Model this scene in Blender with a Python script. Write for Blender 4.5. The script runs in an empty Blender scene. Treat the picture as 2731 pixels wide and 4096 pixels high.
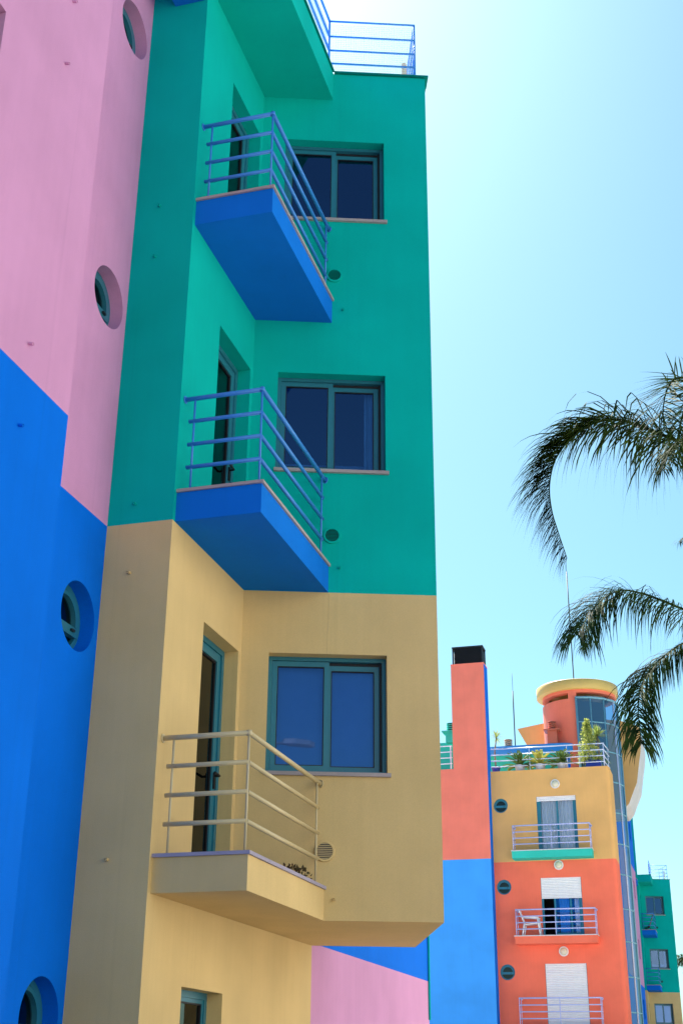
import bpy, math, random
from mathutils import Vector, Matrix
random.seed(7)
SC = bpy.context.scene
COL = SC.collection
R = math.radians
ZO = 1.6                      # eye height: heights below are given from the eye, the ground is ZO lower

# ------------------------------------------------------------------ camera
cam_d = bpy.data.cameras.new('camera')
cam = bpy.data.objects.new('camera', cam_d)
COL.objects.link(cam)
r_ = Vector((0.96167022, 0.27407528, 0.00855153))
u_ = Vector((0.10383451, -0.39284210, 0.91372506))
f_ = Vector((-0.25378885, 0.87781423, 0.40624302))
mw = Matrix((r_, u_, -f_)).transposed().to_4x4()
mw.translation = Vector((0, 0, ZO))
cam.matrix_world = mw
cam_d.sensor_fit = 'VERTICAL'
cam_d.sensor_height = 36
cam_d.sensor_width = 24
cam_d.lens = 36 * 5120.3256 / 4096
cam_d.clip_start = 0.05
cam_d.clip_end = 3000
SC.camera = cam

# ------------------------------------------------------------------ sky, sun, exposure
SUN_AZ, SUN_EL = 33.0, 53.0   # degrees left of +Y, and above the horizon
world = bpy.data.worlds.new('World')
SC.world = world
world.use_nodes = True
wn = world.node_tree.nodes
wl_ = world.node_tree.links
wn.clear()
sky = wn.new('ShaderNodeTexSky')
sky.sky_type = 'NISHITA'
sky.sun_disc = False
sky.sun_elevation = R(SUN_EL)
sky.sun_rotation = R(-SUN_AZ)
sky.air_density = 1.0
sky.dust_density = 1.1
sky.ozone_density = 1.0
bg = wn.new('ShaderNodeBackground')
bg.inputs['Strength'].default_value = 0.0515
wo = wn.new('ShaderNodeOutputWorld')
tint = wn.new('ShaderNodeMix'); tint.data_type = 'RGBA'; tint.blend_type = 'MULTIPLY'
tint.inputs[0].default_value = 1.0
tint.inputs[7].default_value = (0.66, 1.00, 1.0, 1)      # the cyan cast of the photographed sky, the same all round
wl_.new(sky.outputs[0], tint.inputs[6])
wl_.new(tint.outputs[2], bg.inputs[0])
wl_.new(bg.outputs[0], wo.inputs[0])
sun_d = bpy.data.lights.new('sun', 'SUN')
sun_d.energy = 5.0
sun_d.angle = R(0.53)
sun_d.color = (1.0, 0.95, 0.87)
sun = bpy.data.objects.new('sun', sun_d)
COL.objects.link(sun)
sv = Vector((-math.sin(R(SUN_AZ)) * math.cos(R(SUN_EL)), math.cos(R(SUN_AZ)) * math.cos(R(SUN_EL)), math.sin(R(SUN_EL))))
sun.rotation_euler = sv.to_track_quat('Z', 'Y').to_euler()
sun.location = (0, 0, 60)
SC.view_settings.view_transform = 'Standard'
SC.view_settings.look = 'None'
SC.view_settings.gamma = 1
SC.view_settings.use_curve_mapping = False
SC.view_settings.exposure = 1.86

# ------------------------------------------------------------------ materials
def new_mat(name):
    m = bpy.data.materials.new(name)
    m.use_nodes = True
    nt = m.node_tree
    return m, nt, nt.nodes['Principled BSDF']

def plaster(name, rgb, rough=0.85, bump=0.25, var=0.07, streak=0.014, spec=0.08, scale=1.0):
    m, nt, b = new_mat(name)
    n, l = nt.nodes, nt.links
    tc = n.new('ShaderNodeTexCoord')
    n1 = n.new('ShaderNodeTexNoise'); n1.inputs['Scale'].default_value = 1.3 * scale; n1.inputs['Detail'].default_value = 5
    n2 = n.new('ShaderNodeTexNoise'); n2.inputs['Scale'].default_value = 160 * scale; n2.inputs['Detail'].default_value = 3
    mp = n.new('ShaderNodeMapping'); mp.inputs['Scale'].default_value = (6, 6, 0.35)
    n3 = n.new('ShaderNodeTexNoise'); n3.inputs['Scale'].default_value = 2.5 * scale; n3.inputs['Detail'].default_value = 4
    l.new(tc.outputs['Object'], n1.inputs['Vector']); l.new(tc.outputs['Object'], n2.inputs['Vector'])
    l.new(tc.outputs['Object'], mp.inputs['Vector']); l.new(mp.outputs[0], n3.inputs['Vector'])
    def ramp(src, amt):
        mr = n.new('ShaderNodeMapRange')
        mr.inputs['From Min'].default_value = 0.3; mr.inputs['From Max'].default_value = 0.7
        mr.inputs['To Min'].default_value = 1 - amt; mr.inputs['To Max'].default_value = 1 + amt
        l.new(src, mr.inputs['Value']); return mr.outputs[0]
    a = ramp(n1.outputs['Fac'], var); c2 = ramp(n2.outputs['Fac'], 0.06); c3 = ramp(n3.outputs['Fac'], streak)
    m1 = n.new('ShaderNodeMath'); m1.operation = 'MULTIPLY'; l.new(a, m1.inputs[0]); l.new(c2, m1.inputs[1])
    m2 = n.new('ShaderNodeMath'); m2.operation = 'MULTIPLY'; l.new(m1.outputs[0], m2.inputs[0]); l.new(c3, m2.inputs[1])
    # sparse rain streaks
    mp2 = n.new('ShaderNodeMapping'); mp2.inputs['Scale'].default_value = (11, 11, 0.22); l.new(tc.outputs['Object'], mp2.inputs['Vector'])
    n4 = n.new('ShaderNodeTexNoise'); n4.inputs['Scale'].default_value = 1.1 * scale; n4.inputs['Detail'].default_value = 6; n4.inputs['Roughness'].default_value = 0.6
    l.new(mp2.outputs[0], n4.inputs['Vector'])
    mr4 = n.new('ShaderNodeMapRange'); mr4.inputs['From Min'].default_value = 0.58; mr4.inputs['From Max'].default_value = 0.78
    mr4.inputs['To Min'].default_value = 1.0; mr4.inputs['To Max'].default_value = 0.94; l.new(n4.outputs['Fac'], mr4.inputs['Value'])
    m3 = n.new('ShaderNodeMath'); m3.operation = 'MULTIPLY'; l.new(m2.outputs[0], m3.inputs[0]); l.new(mr4.outputs[0], m3.inputs[1])
    vm = n.new('ShaderNodeVectorMath'); vm.operation = 'SCALE'
    vm.inputs[0].default_value = rgb
    l.new(m3.outputs[0], vm.inputs['Scale'])
    l.new(vm.outputs[0], b.inputs['Base Color'])
    b.inputs['Roughness'].default_value = rough
    b.inputs['Specular IOR Level'].default_value = spec
    bp = n.new('ShaderNodeBump'); bp.inputs['Strength'].default_value = bump; bp.inputs['Distance'].default_value = 0.004
    l.new(n2.outputs['Fac'], bp.inputs['Height']); l.new(bp.outputs[0], b.inputs['Normal'])
    return m

def paint(name, rgb, rough=0.4, metal=0.0, spec=0.5, noise=0.06):
    m, nt, b = new_mat(name)
    n, l = nt.nodes, nt.links
    tc = n.new('ShaderNodeTexCoord')
    n1 = n.new('ShaderNodeTexNoise'); n1.inputs['Scale'].default_value = 9; n1.inputs['Detail'].default_value = 4
    l.new(tc.outputs['Object'], n1.inputs['Vector'])
    mr = n.new('ShaderNodeMapRange'); mr.inputs['To Min'].default_value = 1 - noise; mr.inputs['To Max'].default_value = 1 + noise
    l.new(n1.outputs['Fac'], mr.inputs['Value'])
    vm = n.new('ShaderNodeVectorMath'); vm.operation = 'SCALE'; vm.inputs[0].default_value = rgb
    l.new(mr.outputs[0], vm.inputs['Scale']); l.new(vm.outputs[0], b.inputs['Base Color'])
    b.inputs['Roughness'].default_value = rough; b.inputs['Metallic'].default_value = metal
    b.inputs['Specular IOR Level'].default_value = spec
    return m

def glass(name, tint, ior=1.8, gl=(1, 1, 1)):
    m = bpy.data.materials.new(name); m.use_nodes = True
    n, l = m.node_tree.nodes, m.node_tree.links
    n.clear()
    o = n.new('ShaderNodeOutputMaterial'); mx = n.new('ShaderNodeMixShader')
    tr = n.new('ShaderNodeBsdfTransparent'); tr.inputs[0].default_value = (*tint, 1)
    g = n.new('ShaderNodeBsdfGlossy'); g.inputs['Roughness'].default_value = 0.015; g.inputs[0].default_value = (*gl, 1)
    fr = n.new('ShaderNodeFresnel'); fr.inputs['IOR'].default_value = ior
    l.new(fr.outputs[0], mx.inputs[0]); l.new(tr.outputs[0], mx.inputs[1]); l.new(g.outputs[0], mx.inputs[2]); l.new(mx.outputs[0], o.inputs[0])
    return m

def leaf(name, rgb, rgb2, rough=0.4, trans=0.25):
    m, nt, b = new_mat(name)
    n, l = nt.nodes, nt.links
    oi = n.new('ShaderNodeTexCoord'); ns = n.new('ShaderNodeTexNoise'); ns.inputs['Scale'].default_value = 5.0
    l.new(oi.outputs['Object'], ns.inputs['Vector'])
    mr = n.new('ShaderNodeMapRange'); mr.inputs['From Min'].default_value = 0.35; mr.inputs['From Max'].default_value = 0.65
    l.new(ns.outputs['Fac'], mr.inputs['Value'])
    mx = n.new('ShaderNodeMix'); mx.data_type = 'RGBA'
    mx.inputs[6].default_value = (*rgb, 1); mx.inputs[7].default_value = (*rgb2, 1)
    l.new(mr.outputs[0], mx.inputs[0])
    d = n.new('ShaderNodeBsdfDiffuse'); l.new(mx.outputs[2], d.inputs[0])
    g = n.new('ShaderNodeBsdfGlossy'); g.inputs['Roughness'].default_value = rough
    mg = n.new('ShaderNodeMixShader'); mg.inputs[0].default_value = 0.012
    l.new(d.outputs[0], mg.inputs[1]); l.new(g.outputs[0], mg.inputs[2])
    t = n.new('ShaderNodeBsdfTranslucent'); l.new(mx.outputs[2], t.inputs[0])
    ms = n.new('ShaderNodeMixShader'); ms.inputs[0].default_value = trans
    l.new(mg.outputs[0], ms.inputs[1]); l.new(t.outputs[0], ms.inputs[2])
    l.new(ms.outputs[0], n['Material Output'].inputs[0])
    return m

PINK = plaster('pink_plaster', (0.67, 0.32, 0.54))
BLUE = plaster('blue_plaster', (0.0, 0.165, 0.78))
TEAL = plaster('teal_plaster', (0.0, 0.47, 0.40))
TAN = plaster('tan_plaster', (0.73, 0.53, 0.24))
OCHRE = plaster('ochre_plaster', (0.75, 0.42, 0.15))
CORAL = plaster('coral_plaster', (0.90, 0.18, 0.105))
SALMON = plaster('salmon_plaster', (0.90, 0.22, 0.155))
SKYBLUE = plaster('sky_blue_plaster', (0.06, 0.36, 0.93))
BALBLUE = plaster('balcony_blue_plaster', (0.004, 0.18, 0.70))
MINT = plaster('mint_plaster', (0.04, 0.52, 0.42))
YELLOW = plaster('yellow_plaster', (0.62, 0.43, 0.12), rough=0.45, spec=0.5)
DRUMRED = plaster('red_plaster', (0.82, 0.19, 0.11), rough=0.6, spec=0.4)
STONE = plaster('coping_stone', (0.42, 0.36, 0.36), rough=0.6, bump=0.1, var=0.12)
LILAC = plaster('lilac_stone', (0.40, 0.36, 0.46), rough=0.6, bump=0.1, var=0.1)
RAILBLUE = paint('blue_rail_paint', (0.04, 0.25, 0.72), 0.4)
RAILTAN = paint('cream_rail_paint', (0.66, 0.54, 0.30), 0.4)
RAILLILAC = paint('lilac_rail_paint', (0.46, 0.50, 0.82), 0.35)
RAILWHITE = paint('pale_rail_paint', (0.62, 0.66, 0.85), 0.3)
FRAME = paint('petrol_window_frame', (0.02, 0.18, 0.25), 0.35)
GASKET = paint('black_gasket', (0.006, 0.007, 0.012), 0.6)
BLACK = paint('black_metal', (0.012, 0.012, 0.014), 0.5)
DARKROOM = paint('dark_room', (0.012, 0.013, 0.018), 0.9, spec=0.0)
GLASS = glass('window_glass', (0.26, 0.52, 0.85), 2.3, (0.30, 0.52, 1.0))
GLASSDARK = glass('door_glass', (0.35, 0.38, 0.42), 1.5)
GLASSBLUE = glass('curtain_wall_glass', (0.25, 0.40, 0.60), 2.6, (0.6, 0.8, 1.0))
GLASSCLEAR = glass('clear_glass', (0.95, 0.97, 1.0), 1.8)
BLIND = paint('pale_roller_blind', (0.62, 0.67, 0.80), 0.8)
CURTAIN = paint('white_curtain', (0.80, 0.81, 0.84), 0.9)
SHUTTER = paint('white_shutter', (0.88, 0.86, 0.87), 0.45)
LAMPGLASS = paint('frosted_lamp_glass', (0.68, 0.64, 0.48), 0.25)
LAMPRING = paint('white_lamp_ring', (0.75, 0.72, 0.70), 0.4)
WHITEPLASTIC = paint('white_plastic', (0.8, 0.79, 0.82), 0.4)
POTWHITE = paint('pale_pot', (0.62, 0.60, 0.62), 0.6)
POTBLUE = paint('blue_pot', (0.012, 0.03, 0.30), 0.3)
STEEL = paint('galvanised_steel', (0.35, 0.36, 0.38), 0.4, metal=0.6)
WIRE = paint('wire_mesh_white', (0.75, 0.72, 0.72), 0.5)
VENTTAN = paint('vent_tan', (0.62, 0.47, 0.25), 0.7)
VENTRED = paint('vent_red', (0.55, 0.15, 0.09), 0.7)
PALM = leaf('palm_leaf', (0.006, 0.016, 0.004), (0.036, 0.064, 0.008), 0.5, 0.16)
RACHIS = leaf('palm_stem', (0.07, 0.08, 0.025), (0.10, 0.09, 0.03), 0.5, 0)
TRUNK = plaster('palm_trunk', (0.22, 0.18, 0.14), bump=0.6, var=0.2)
CYCAD = leaf('cycad_leaf', (0.06, 0.12, 0.03), (0.14, 0.20, 0.05), 0.35, 0.2)
CYCADPALE = leaf('yellowed_cycad_leaf', (0.42, 0.38, 0.07), (0.26, 0.28, 0.06), 0.4, 0.25)
LEAFPALE = leaf('variegated_leaf', (0.58, 0.58, 0.16), (0.22, 0.30, 0.06), 0.4, 0.35)
YUCCA = leaf('yucca_leaf', (0.22, 0.30, 0.07), (0.36, 0.42, 0.12), 0.4, 0.25)
DRY = leaf('dried_leaf', (0.10, 0.045, 0.025), (0.05, 0.05, 0.02), 0.7, 0.1)
STRIPE = paint('striped_canvas', (0.35, 0.30, 0.42), 0.8)
PAVING = plaster('pale_paving', (0.20, 0.195, 0.18), var=0.12, scale=0.5)
WHITEWALL = plaster('cream_render', (0.80, 0.76, 0.68))
ROOFTILE = plaster('roof_surface', (0.38, 0.34, 0.30))

# ------------------------------------------------------------------ mesh helpers
class MB:
    """collects faces in eye-relative coordinates; build() links them as one mesh object"""
    def __init__(s): s.v = []; s.f = []; s.smooth = []
    def face(s, pts, sm=False):
        i = len(s.v); s.v += [tuple(p) for p in pts]; s.f.append(tuple(range(i, i + len(pts)))); s.smooth.append(sm)
    def hexa(s, p):      # 8 corners: bottom 4 ccw from above, top 4
        i = len(s.v); s.v += [tuple(q) for q in p]
        for a in ((3, 2, 1, 0), (4, 5, 6, 7), (0, 1, 5, 4), (1, 2, 6, 5), (2, 3, 7, 6), (3, 0, 4, 7)):
            s.f.append(tuple(i + k for k in a)); s.smooth.append(False)
    def box(s, x0, x1, y0, y1, z0, z1):
        s.hexa([(x0, y0, z0), (x1, y0, z0), (x1, y1, z0), (x0, y1, z0), (x0, y0, z1), (x1, y0, z1), (x1, y1, z1), (x0, y1, z1)])
        return s
    def prism(s, poly, z0, z1):
        n = len(poly); i = len(s.v)
        s.v += [(x, y, z0) for x, y in poly] + [(x, y, z1) for x, y in poly]
        s.f.append(tuple(i + k for k in reversed(range(n)))); s.f.append(tuple(i + n + k for k in range(n))); s.smooth += [False] * 2
        for k in range(n):
            s.f.append((i + k, i + (k + 1) % n, i + n + (k + 1) % n, i + n + k)); s.smooth.append(False)
        return s
    def tube(s, pts, rad, n=10, cap=True):
        pts = [Vector(p) for p in pts]; rings = []
        rads = rad if isinstance(rad, (list, tuple)) else [rad] * len(pts)
        for k, p in enumerate(pts):
            t = (pts[min(k + 1, len(pts) - 1)] - pts[max(k - 1, 0)]).normalized()
            a = t.orthogonal().normalized() if abs(t.z) > 0.9 else t.cross(Vector((0, 0, 1))).normalized()
            b = t.cross(a)
            i = len(s.v)
            for j in range(n):
                an = 2 * math.pi * j / n
                s.v.append(tuple(p + (a * math.cos(an) + b * math.sin(an)) * rads[k]))
            rings.append(i)
        for k in range(len(rings) - 1):
            for j in range(n):
                s.f.append((rings[k] + j, rings[k] + (j + 1) % n, rings[k + 1] + (j + 1) % n, rings[k + 1] + j)); s.smooth.append(True)
        if cap:
            s.f.append(tuple(rings[0] + j for j in reversed(range(n)))); s.f.append(tuple(rings[-1] + j for j in range(n))); s.smooth += [False] * 2
        return s
    def lathe(s, cx, cy, prof, n=24, a0=0.0, a1=360.0, sm=True):
        """prof: (r, z) from bottom to top; angles measured from -Y towards +X"""
        full = abs(a1 - a0 - 360) < 1e-6
        m = n if full else n + 1
        i = len(s.v)
        for r, z in prof:
            for j in range(m):
                a = R(a0 + (a1 - a0) * j / n)
                s.v.append((cx + r * math.sin(a), cy - r * math.cos(a), z))
        for k in range(len(prof) - 1):
            for j in range(n):
                j2 = (j + 1) % m
                s.f.append((i + k * m + j, i + k * m + j2, i + (k + 1) * m + j2, i + (k + 1) * m + j)); s.smooth.append(sm)
        return s
    def build(s, name, mat, parent=None, root=None):
        rt = root_of(parent) if parent is not None else None
        org = Vector(rt.location) if rt is not None else (Vector(root) if root is not None else Vector((0, 0, 0)))
        me = bpy.data.meshes.new(name)
        me.from_pydata([(x - org.x, y - org.y, z + ZO - org.z) for x, y, z in s.v], [], s.f)
        me.polygons.foreach_set('use_smooth', s.smooth)
        me.materials.append(mat)
        me.update()
        o = bpy.data.objects.new(name, me)
        COL.objects.link(o)
        if parent is not None: o.parent = parent
        else: o.location = org
        return o

def root_of(o):
    while o.parent is not None: o = o.parent
    return o

def tag(o, label=None, cat=None, group=None, kind=None):
    if label: o['label'] = label
    if cat: o['category'] = cat
    if group: o['group'] = group
    if kind: o['kind'] = kind
    return o

def thing(name, label, cat, loc, group=None):
    o = bpy.data.objects.new(name, None); o.empty_display_size = 0.2
    COL.objects.link(o); o.location = (loc[0], loc[1], loc[2] + ZO)
    return tag(o, label, cat, group)

def copy_tree(o, parent=None):
    c = o.copy(); COL.objects.link(c)
    if parent is not None: c.parent = parent
    for ch in list(o.children): copy_tree(ch, c)
    return c

class Face:
    """a wall plane: origin, horizontal direction u, outward normal n; pt(u, z, d) with d the depth into the wall"""
    def __init__(s, ox, oy, ux, uy, nx, ny):
        s.o = Vector((ox, oy, 0)); s.u = Vector((ux, uy, 0)); s.n = Vector((nx, ny, 0))
        s.flip = s.u.cross(Vector((0, 0, 1))).dot(s.n) < 0      # u x z points along -n
    def pt(s, u, z, d=0.0):
        p = s.o + s.u * u - s.n * d
        return (p.x, p.y, z)
    def quad(s, mb, u0, u1, z0, z1, d=0.0):
        q = [s.pt(u0, z0, d), s.pt(u1, z0, d), s.pt(u1, z1, d), s.pt(u0, z1, d)]
        mb.face(q[::-1] if s.flip else q)
    def box(s, mb, u0, u1, z0, z1, d0, d1):
        p = [s.pt(u0, z0, d0), s.pt(u1, z0, d0), s.pt(u1, z0, d1), s.pt(u0, z0, d1),
             s.pt(u0, z1, d0), s.pt(u1, z1, d0), s.pt(u1, z1, d1), s.pt(u0, z1, d1)]
        if s.flip: p = [p[1], p[0], p[3], p[2], p[5], p[4], p[7], p[6]]
        mb.hexa(p); return mb
    def wall(s, mb, u0, u1, z0, z1, holes=(), dep=0.15):
        us = {u0, u1}; zs = {z0, z1}; rects = []
        for h in holes:
            if h[0] == 'r': a, b, c, e = h[1:5]
            else:
                q = h[3] * 1.12; a, b, c, e = h[1] - q, h[1] + q, h[2] - q, h[2] + q
            a, b, c, e = max(a, u0), min(b, u1), max(c, z0), min(e, z1)
            rects.append((a, b, c, e)); us |= {a, b}; zs |= {c, e}
        us = sorted(us); zs = sorted(zs)
        for i in range(len(us) - 1):
            for j in range(len(zs) - 1):
                um, zm = (us[i] + us[i + 1]) / 2, (zs[j] + zs[j + 1]) / 2
                if any(a < um < b and c < zm < e for a, b, c, e in rects): continue
                s.quad(mb, us[i], us[i + 1], zs[j], zs[j + 1])
        for h, (a, b, c, e) in zip(holes, rects):
            dd = h[-1] if (h[0] == 'r' and len(h) > 5) else dep
            if h[0] == 'r':
                for (p, q) in (((a, c), (a, e)), ((a, e), (b, e)), ((b, e), (b, c)), ((b, c), (a, c))):
                    f4 = [s.pt(*p, 0), s.pt(*q, 0), s.pt(*q, dd), s.pt(*p, dd)]
                    mb.face(f4 if not s.flip else f4[::-1])
            else:
                uc, zc, r = h[1:4]; N = 48; q = r * 1.12
                def ring(k):
                    t = 2 * math.pi * k / N; return uc + r * math.cos(t), zc + r * math.sin(t)
                def sq(k):
                    t = 2 * math.pi * k / N; cx, sx = math.cos(t), math.sin(t); m = q / max(abs(cx), abs(sx)); return uc + m * cx, zc + m * sx
                for k in range(N):
                    f4 = [s.pt(*sq(k)), s.pt(*sq(k + 1)), s.pt(*ring(k + 1)), s.pt(*ring(k))]
                    mb.face(f4[::-1] if s.flip else f4)
                    f4 = [s.pt(*ring(k)), s.pt(*ring(k + 1)), s.pt(*ring(k + 1), dd), s.pt(*ring(k), dd)]
                    mb.face(f4[::-1] if s.flip else f4, True)
        return mb

def room(F, parent, u0, u1, z0, z1, d0, d1, mat=None):
    mb = MB(); e = 0.04
    F.quad(mb, u0 - e, u1 + e, z0 - e, z1 + e, d1)
    for (p, q) in (((u0 - e, z0 - e), (u0 - e, z1 + e)), ((u0 - e, z1 + e), (u1 + e, z1 + e)), ((u1 + e, z1 + e), (u1 + e, z0 - e)), ((u1 + e, z0 - e), (u0 - e, z0 - e))):
        f4 = [F.pt(*p, d0), F.pt(*q, d0), F.pt(*q, d1), F.pt(*p, d1)]
        mb.face(f4 if not F.flip else f4[::-1])
    return mb.build('dark_room', mat or DARKROOM, parent)

def frame_mb(F, u0, u1, z0, z1, w, d0, d1, wb=None):
    mb = MB(); wb = wb or w
    F.box(mb, u0, u0 + w, z0, z1, d0, d1); F.box(mb, u1 - w, u1, z0, z1, d0, d1)
    F.box(mb, u0 + w, u1 - w, z1 - w, z1, d0, d1); F.box(mb, u0 + w, u1 - w, z0, z0 + wb, d0, d1)
    return mb

def curtain_mb(F, u0, u1, z0, z1, d, amp=0.018, waves=9):
    mb = MB(); n = waves * 6; i = 0
    pr = None
    for k in range(n + 1):
        t = k / n; u = u0 + (u1 - u0) * t
        dd = d + amp * math.sin(t * waves * 2 * math.pi) + amp * 0.5 * math.sin(t * waves * 4.6)
        cur = (F.pt(u, z0, dd), F.pt(u, z1, dd))
        if pr: mb.face([pr[0], cur[0], cur[1], pr[1]], True)
        pr = cur
    return mb

def sliding_window(F, parent, u0, u1, z0, z1, d=0.13, inside=None, glassm=None, sill=True, label=None):
    g = glassm or GLASS
    w = frame_mb(F, u0, u1, z0, z1, 0.035, d - 0.03, d + 0.07).build('window', FRAME, parent)
    if label: w['label'] = label
    um = (u0 + u1) / 2 + 0.02
    # front sash on the left, rear sash on the right and a little lower
    for (a, b, t, dd) in ((u0 + 0.036, um, z1 - 0.037, d - 0.012), (um - 0.028, u1 - 0.055, z1 - 0.060, d + 0.026)):
        frame_mb(F, a, b, z0 + 0.036, t, 0.046, dd, dd + 0.032).build('sash', FRAME, w)
        frame_mb(F, a + 0.0465, b - 0.0465, z0 + 0.083, t - 0.0465, 0.008, dd + 0.006, dd + 0.026).build('gasket', GASKET, w)
        mb = MB(); F.quad(mb, a + 0.054, b - 0.054, z0 + 0.09, t - 0.054, dd + 0.016); mb.build('pane', g, w)
    mb = MB(); F.box(mb, u1 - 0.056, u1 - 0.0355, z0 + 0.0355, z1 - 0.0355, d + 0.0, d + 0.06); F.box(mb, um + 0.002, u1 - 0.0565, z1 - 0.0595, z1 - 0.0355, d + 0.02, d + 0.06); mb.build('track', GASKET, w)
    room(F, w, u0, u1, z0, z1, d + 0.08, d + 0.75)
    if inside == 'blind':
        mb = MB(); F.box(mb, u0 + 0.04, u1 - 0.04, z0 + 0.04, z1 - 0.04, d + 0.10, d + 0.106); mb.build('blind', BLIND, w)
    if inside == 'curtain':
        curtain_mb(F, u1 - 0.19, u1 - 0.06, z0 + 0.04, z1 - 0.04, d + 0.13, waves=3).build('curtain', CURTAIN, w)
        mb = MB(); F.box(mb, u0 + 0.05, u1 - 0.05, z0 + 0.05, z0 + 0.26, d + 0.3, d + 0.32); mb.build('inner_panel', BLIND, w)
    if sill:
        mb = MB(); F.box(mb, u0 - 0.012, u1 + 0.03, z0 - 0.035, z0 - 0.003, -0.03, d - 0.032); mb.build('sill', STONE, w)
    return w

def round_window(F, parent, uc, zc, r, d, bar=-0.06, glassm=None):
    def ann(r0, r1, d0, d1):
        mb = MB(); N = 40
        for k in range(N):
            t0, t1 = 2 * math.pi * k / N, 2 * math.pi * (k + 1) / N
            P = lambda rr, t, dd: F.pt(uc + rr * math.cos(t), zc + rr * math.sin(t), dd)
            for q in ([P(r0, t0, d0), P(r1, t0, d0), P(r1, t1, d0), P(r0, t1, d0)], [P(r0, t0, d0), P(r0, t1, d0), P(r0, t1, d1), P(r0, t0, d1)]):
                mb.face(q if F.flip else q[::-1])
        return mb
    w = ann(r - 0.045, r + 0.02, d - 0.015, d + 0.05).build('round_window', FRAME, parent)
    h = math.sqrt((r - 0.04) ** 2 - bar ** 2)
    mb = MB(); F.box(mb, uc - h, uc + h, zc + bar - 0.045, zc + bar + 0.03, d - 0.025, d + 0.03); mb.build('crossbar', FRAME, w)
    mb = MB(); F.box(mb, uc + 0.10, uc + 0.15, zc + bar - 0.015, zc + bar + 0.003, d - 0.045, d - 0.024); mb.build('latch', BLACK, w)
    # opening sash in the upper half
    mb = MB(); N = 20; r1, r0 = r - 0.052, r - 0.085
    a0 = math.asin((bar + 0.035) / r1)
    for k in range(N):
        t0 = a0 + (math.pi - 2 * a0) * k / N; t1 = a0 + (math.pi - 2 * a0) * (k + 1) / N
        P = lambda rr, t, dd: F.pt(uc + rr * math.cos(t), zc + rr * math.sin(t), dd)
        for q in ([P(r0, t0, d - 0.02), P(r1, t0, d - 0.02), P(r1, t1, d - 0.02), P(r0, t1, d - 0.02)], [P(r0, t0, d - 0.02), P(r0, t1, d - 0.02), P(r0, t1, d + 0.03), P(r0, t0, d + 0.03)]):
            mb.face(q if F.flip else q[::-1])
    mb.build('sash', FRAME, w)
    mb = MB(); mb.face([F.pt(uc + (r - 0.04) * math.cos(2 * math.pi * k / 40), zc + (r - 0.04) * math.sin(2 * math.pi * k / 40), d + 0.02) for k in range(40)][::(-1 if F.flip else 1)])
    mb.build('pane', glassm or GLASSDARK, w)
    room(F, w, uc - r, uc + r, zc - r, zc + r, d + 0.055, d + 0.5)
    return w

def balcony_door(F, parent, u0, u1, z0, z1, d):
    w = frame_mb(F, u0, u1, z0, z1, 0.05, d - 0.02, d + 0.06).build('balcony_door', FRAME, parent)
    frame_mb(F, u0 + 0.051, u1 - 0.051, z0 + 0.051, z1 - 0.051, 0.075, d - 0.005, d + 0.04).build('leaf_frame', FRAME, w)
    frame_mb(F, u0 + 0.1265, u1 - 0.1265, z0 + 0.1265, z1 - 0.1265, 0.012, d + 0.006, d + 0.03).build('gasket', GASKET, w)
    mb = MB(); F.quad(mb, u0 + 0.138, u1 - 0.138, z0 + 0.138, z1 - 0.138, d + 0.02); mb.build('pane', GLASSDARK, w)
    zh = z0 + 0.85
    mb = MB(); F.box(mb, u1 - 0.10, u1 - 0.075, zh - 0.08, zh + 0.06, d - 0.022, d - 0.0055)
    mb.tube([F.pt(u1 - 0.088, zh + 0.03, d - 0.02), F.pt(u1 - 0.088, zh + 0.03, d - 0.06), F.pt(u1 - 0.20, zh + 0.035, d - 0.062)], 0.011, 8)
    mb.build('handle', BLACK, w)
    room(F, w, u0, u1, z0, z1, d + 0.07, d + 1.2)
    return w

def rail_obj(p, q, rad, mat, parent, name='rail'):
    return MB().tube([p, q], rad, 10).build(name, mat, parent)

def vent_grille(F, parent, uc, zc, r, matring, matslat):
    mb = MB(); N = 32
    P = lambda rr, k, dd: F.pt(uc + rr * math.cos(2 * math.pi * k / N), zc + rr * math.sin(2 * math.pi * k / N), dd)
    for k in range(N):
        for (ra, da, rb, db) in ((r + 0.016, 0.0, r + 0.012, -0.018), (r + 0.012, -0.018, r - 0.004, -0.020), (r - 0.004, -0.020, r - 0.006, 0.0)):
            q = [P(ra, k, da), P(ra, k + 1, da), P(rb, k + 1, db), P(rb, k, db)]
            mb.face(q if not F.flip else q[::-1], True)
    v = mb.build('vent_grille', matring, parent)
    mb = MB(); mb.face([P(r - 0.006, k, -0.0035) for k in range(N)][::(-1 if F.flip else 1)]); mb.build('backing', BLACK, v)
    n = 9
    for k in range(n):
        z = zc - r + 0.012 + (2 * r - 0.024) * k / (n - 1)
        h = math.sqrt(max(r * r - (z - zc) ** 2, 0.0001)) - 0.006
        if h < 0.012: continue
        mb = MB(); F.box(mb, uc - h, uc + h, z - 0.0034, z + 0.0034, -0.016, -0.005); mb.build('slat', matslat, v)
    return v

def weep_pipe(F, parent, u, z, mat):
    p0 = Vector(F.pt(u, z, -0.001)); p1 = Vector(F.pt(u, z - 0.010, -0.034))
    mb = MB().tube([p0, p1], 0.011, 10, cap=False)
    mb.tube([p0, p0 + (p1 - p0) * 0.95], 0.008, 8)
    return mb.build('weep_pipe', mat, parent)

# ------------------------------------------------------------------ ground
g = MB(); g.face([(-300, -300, -ZO), (300, -300, -ZO), (300, 400, -ZO), (-300, 400, -ZO)])
tag(g.build('ground', PAVING), kind='structure')

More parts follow.
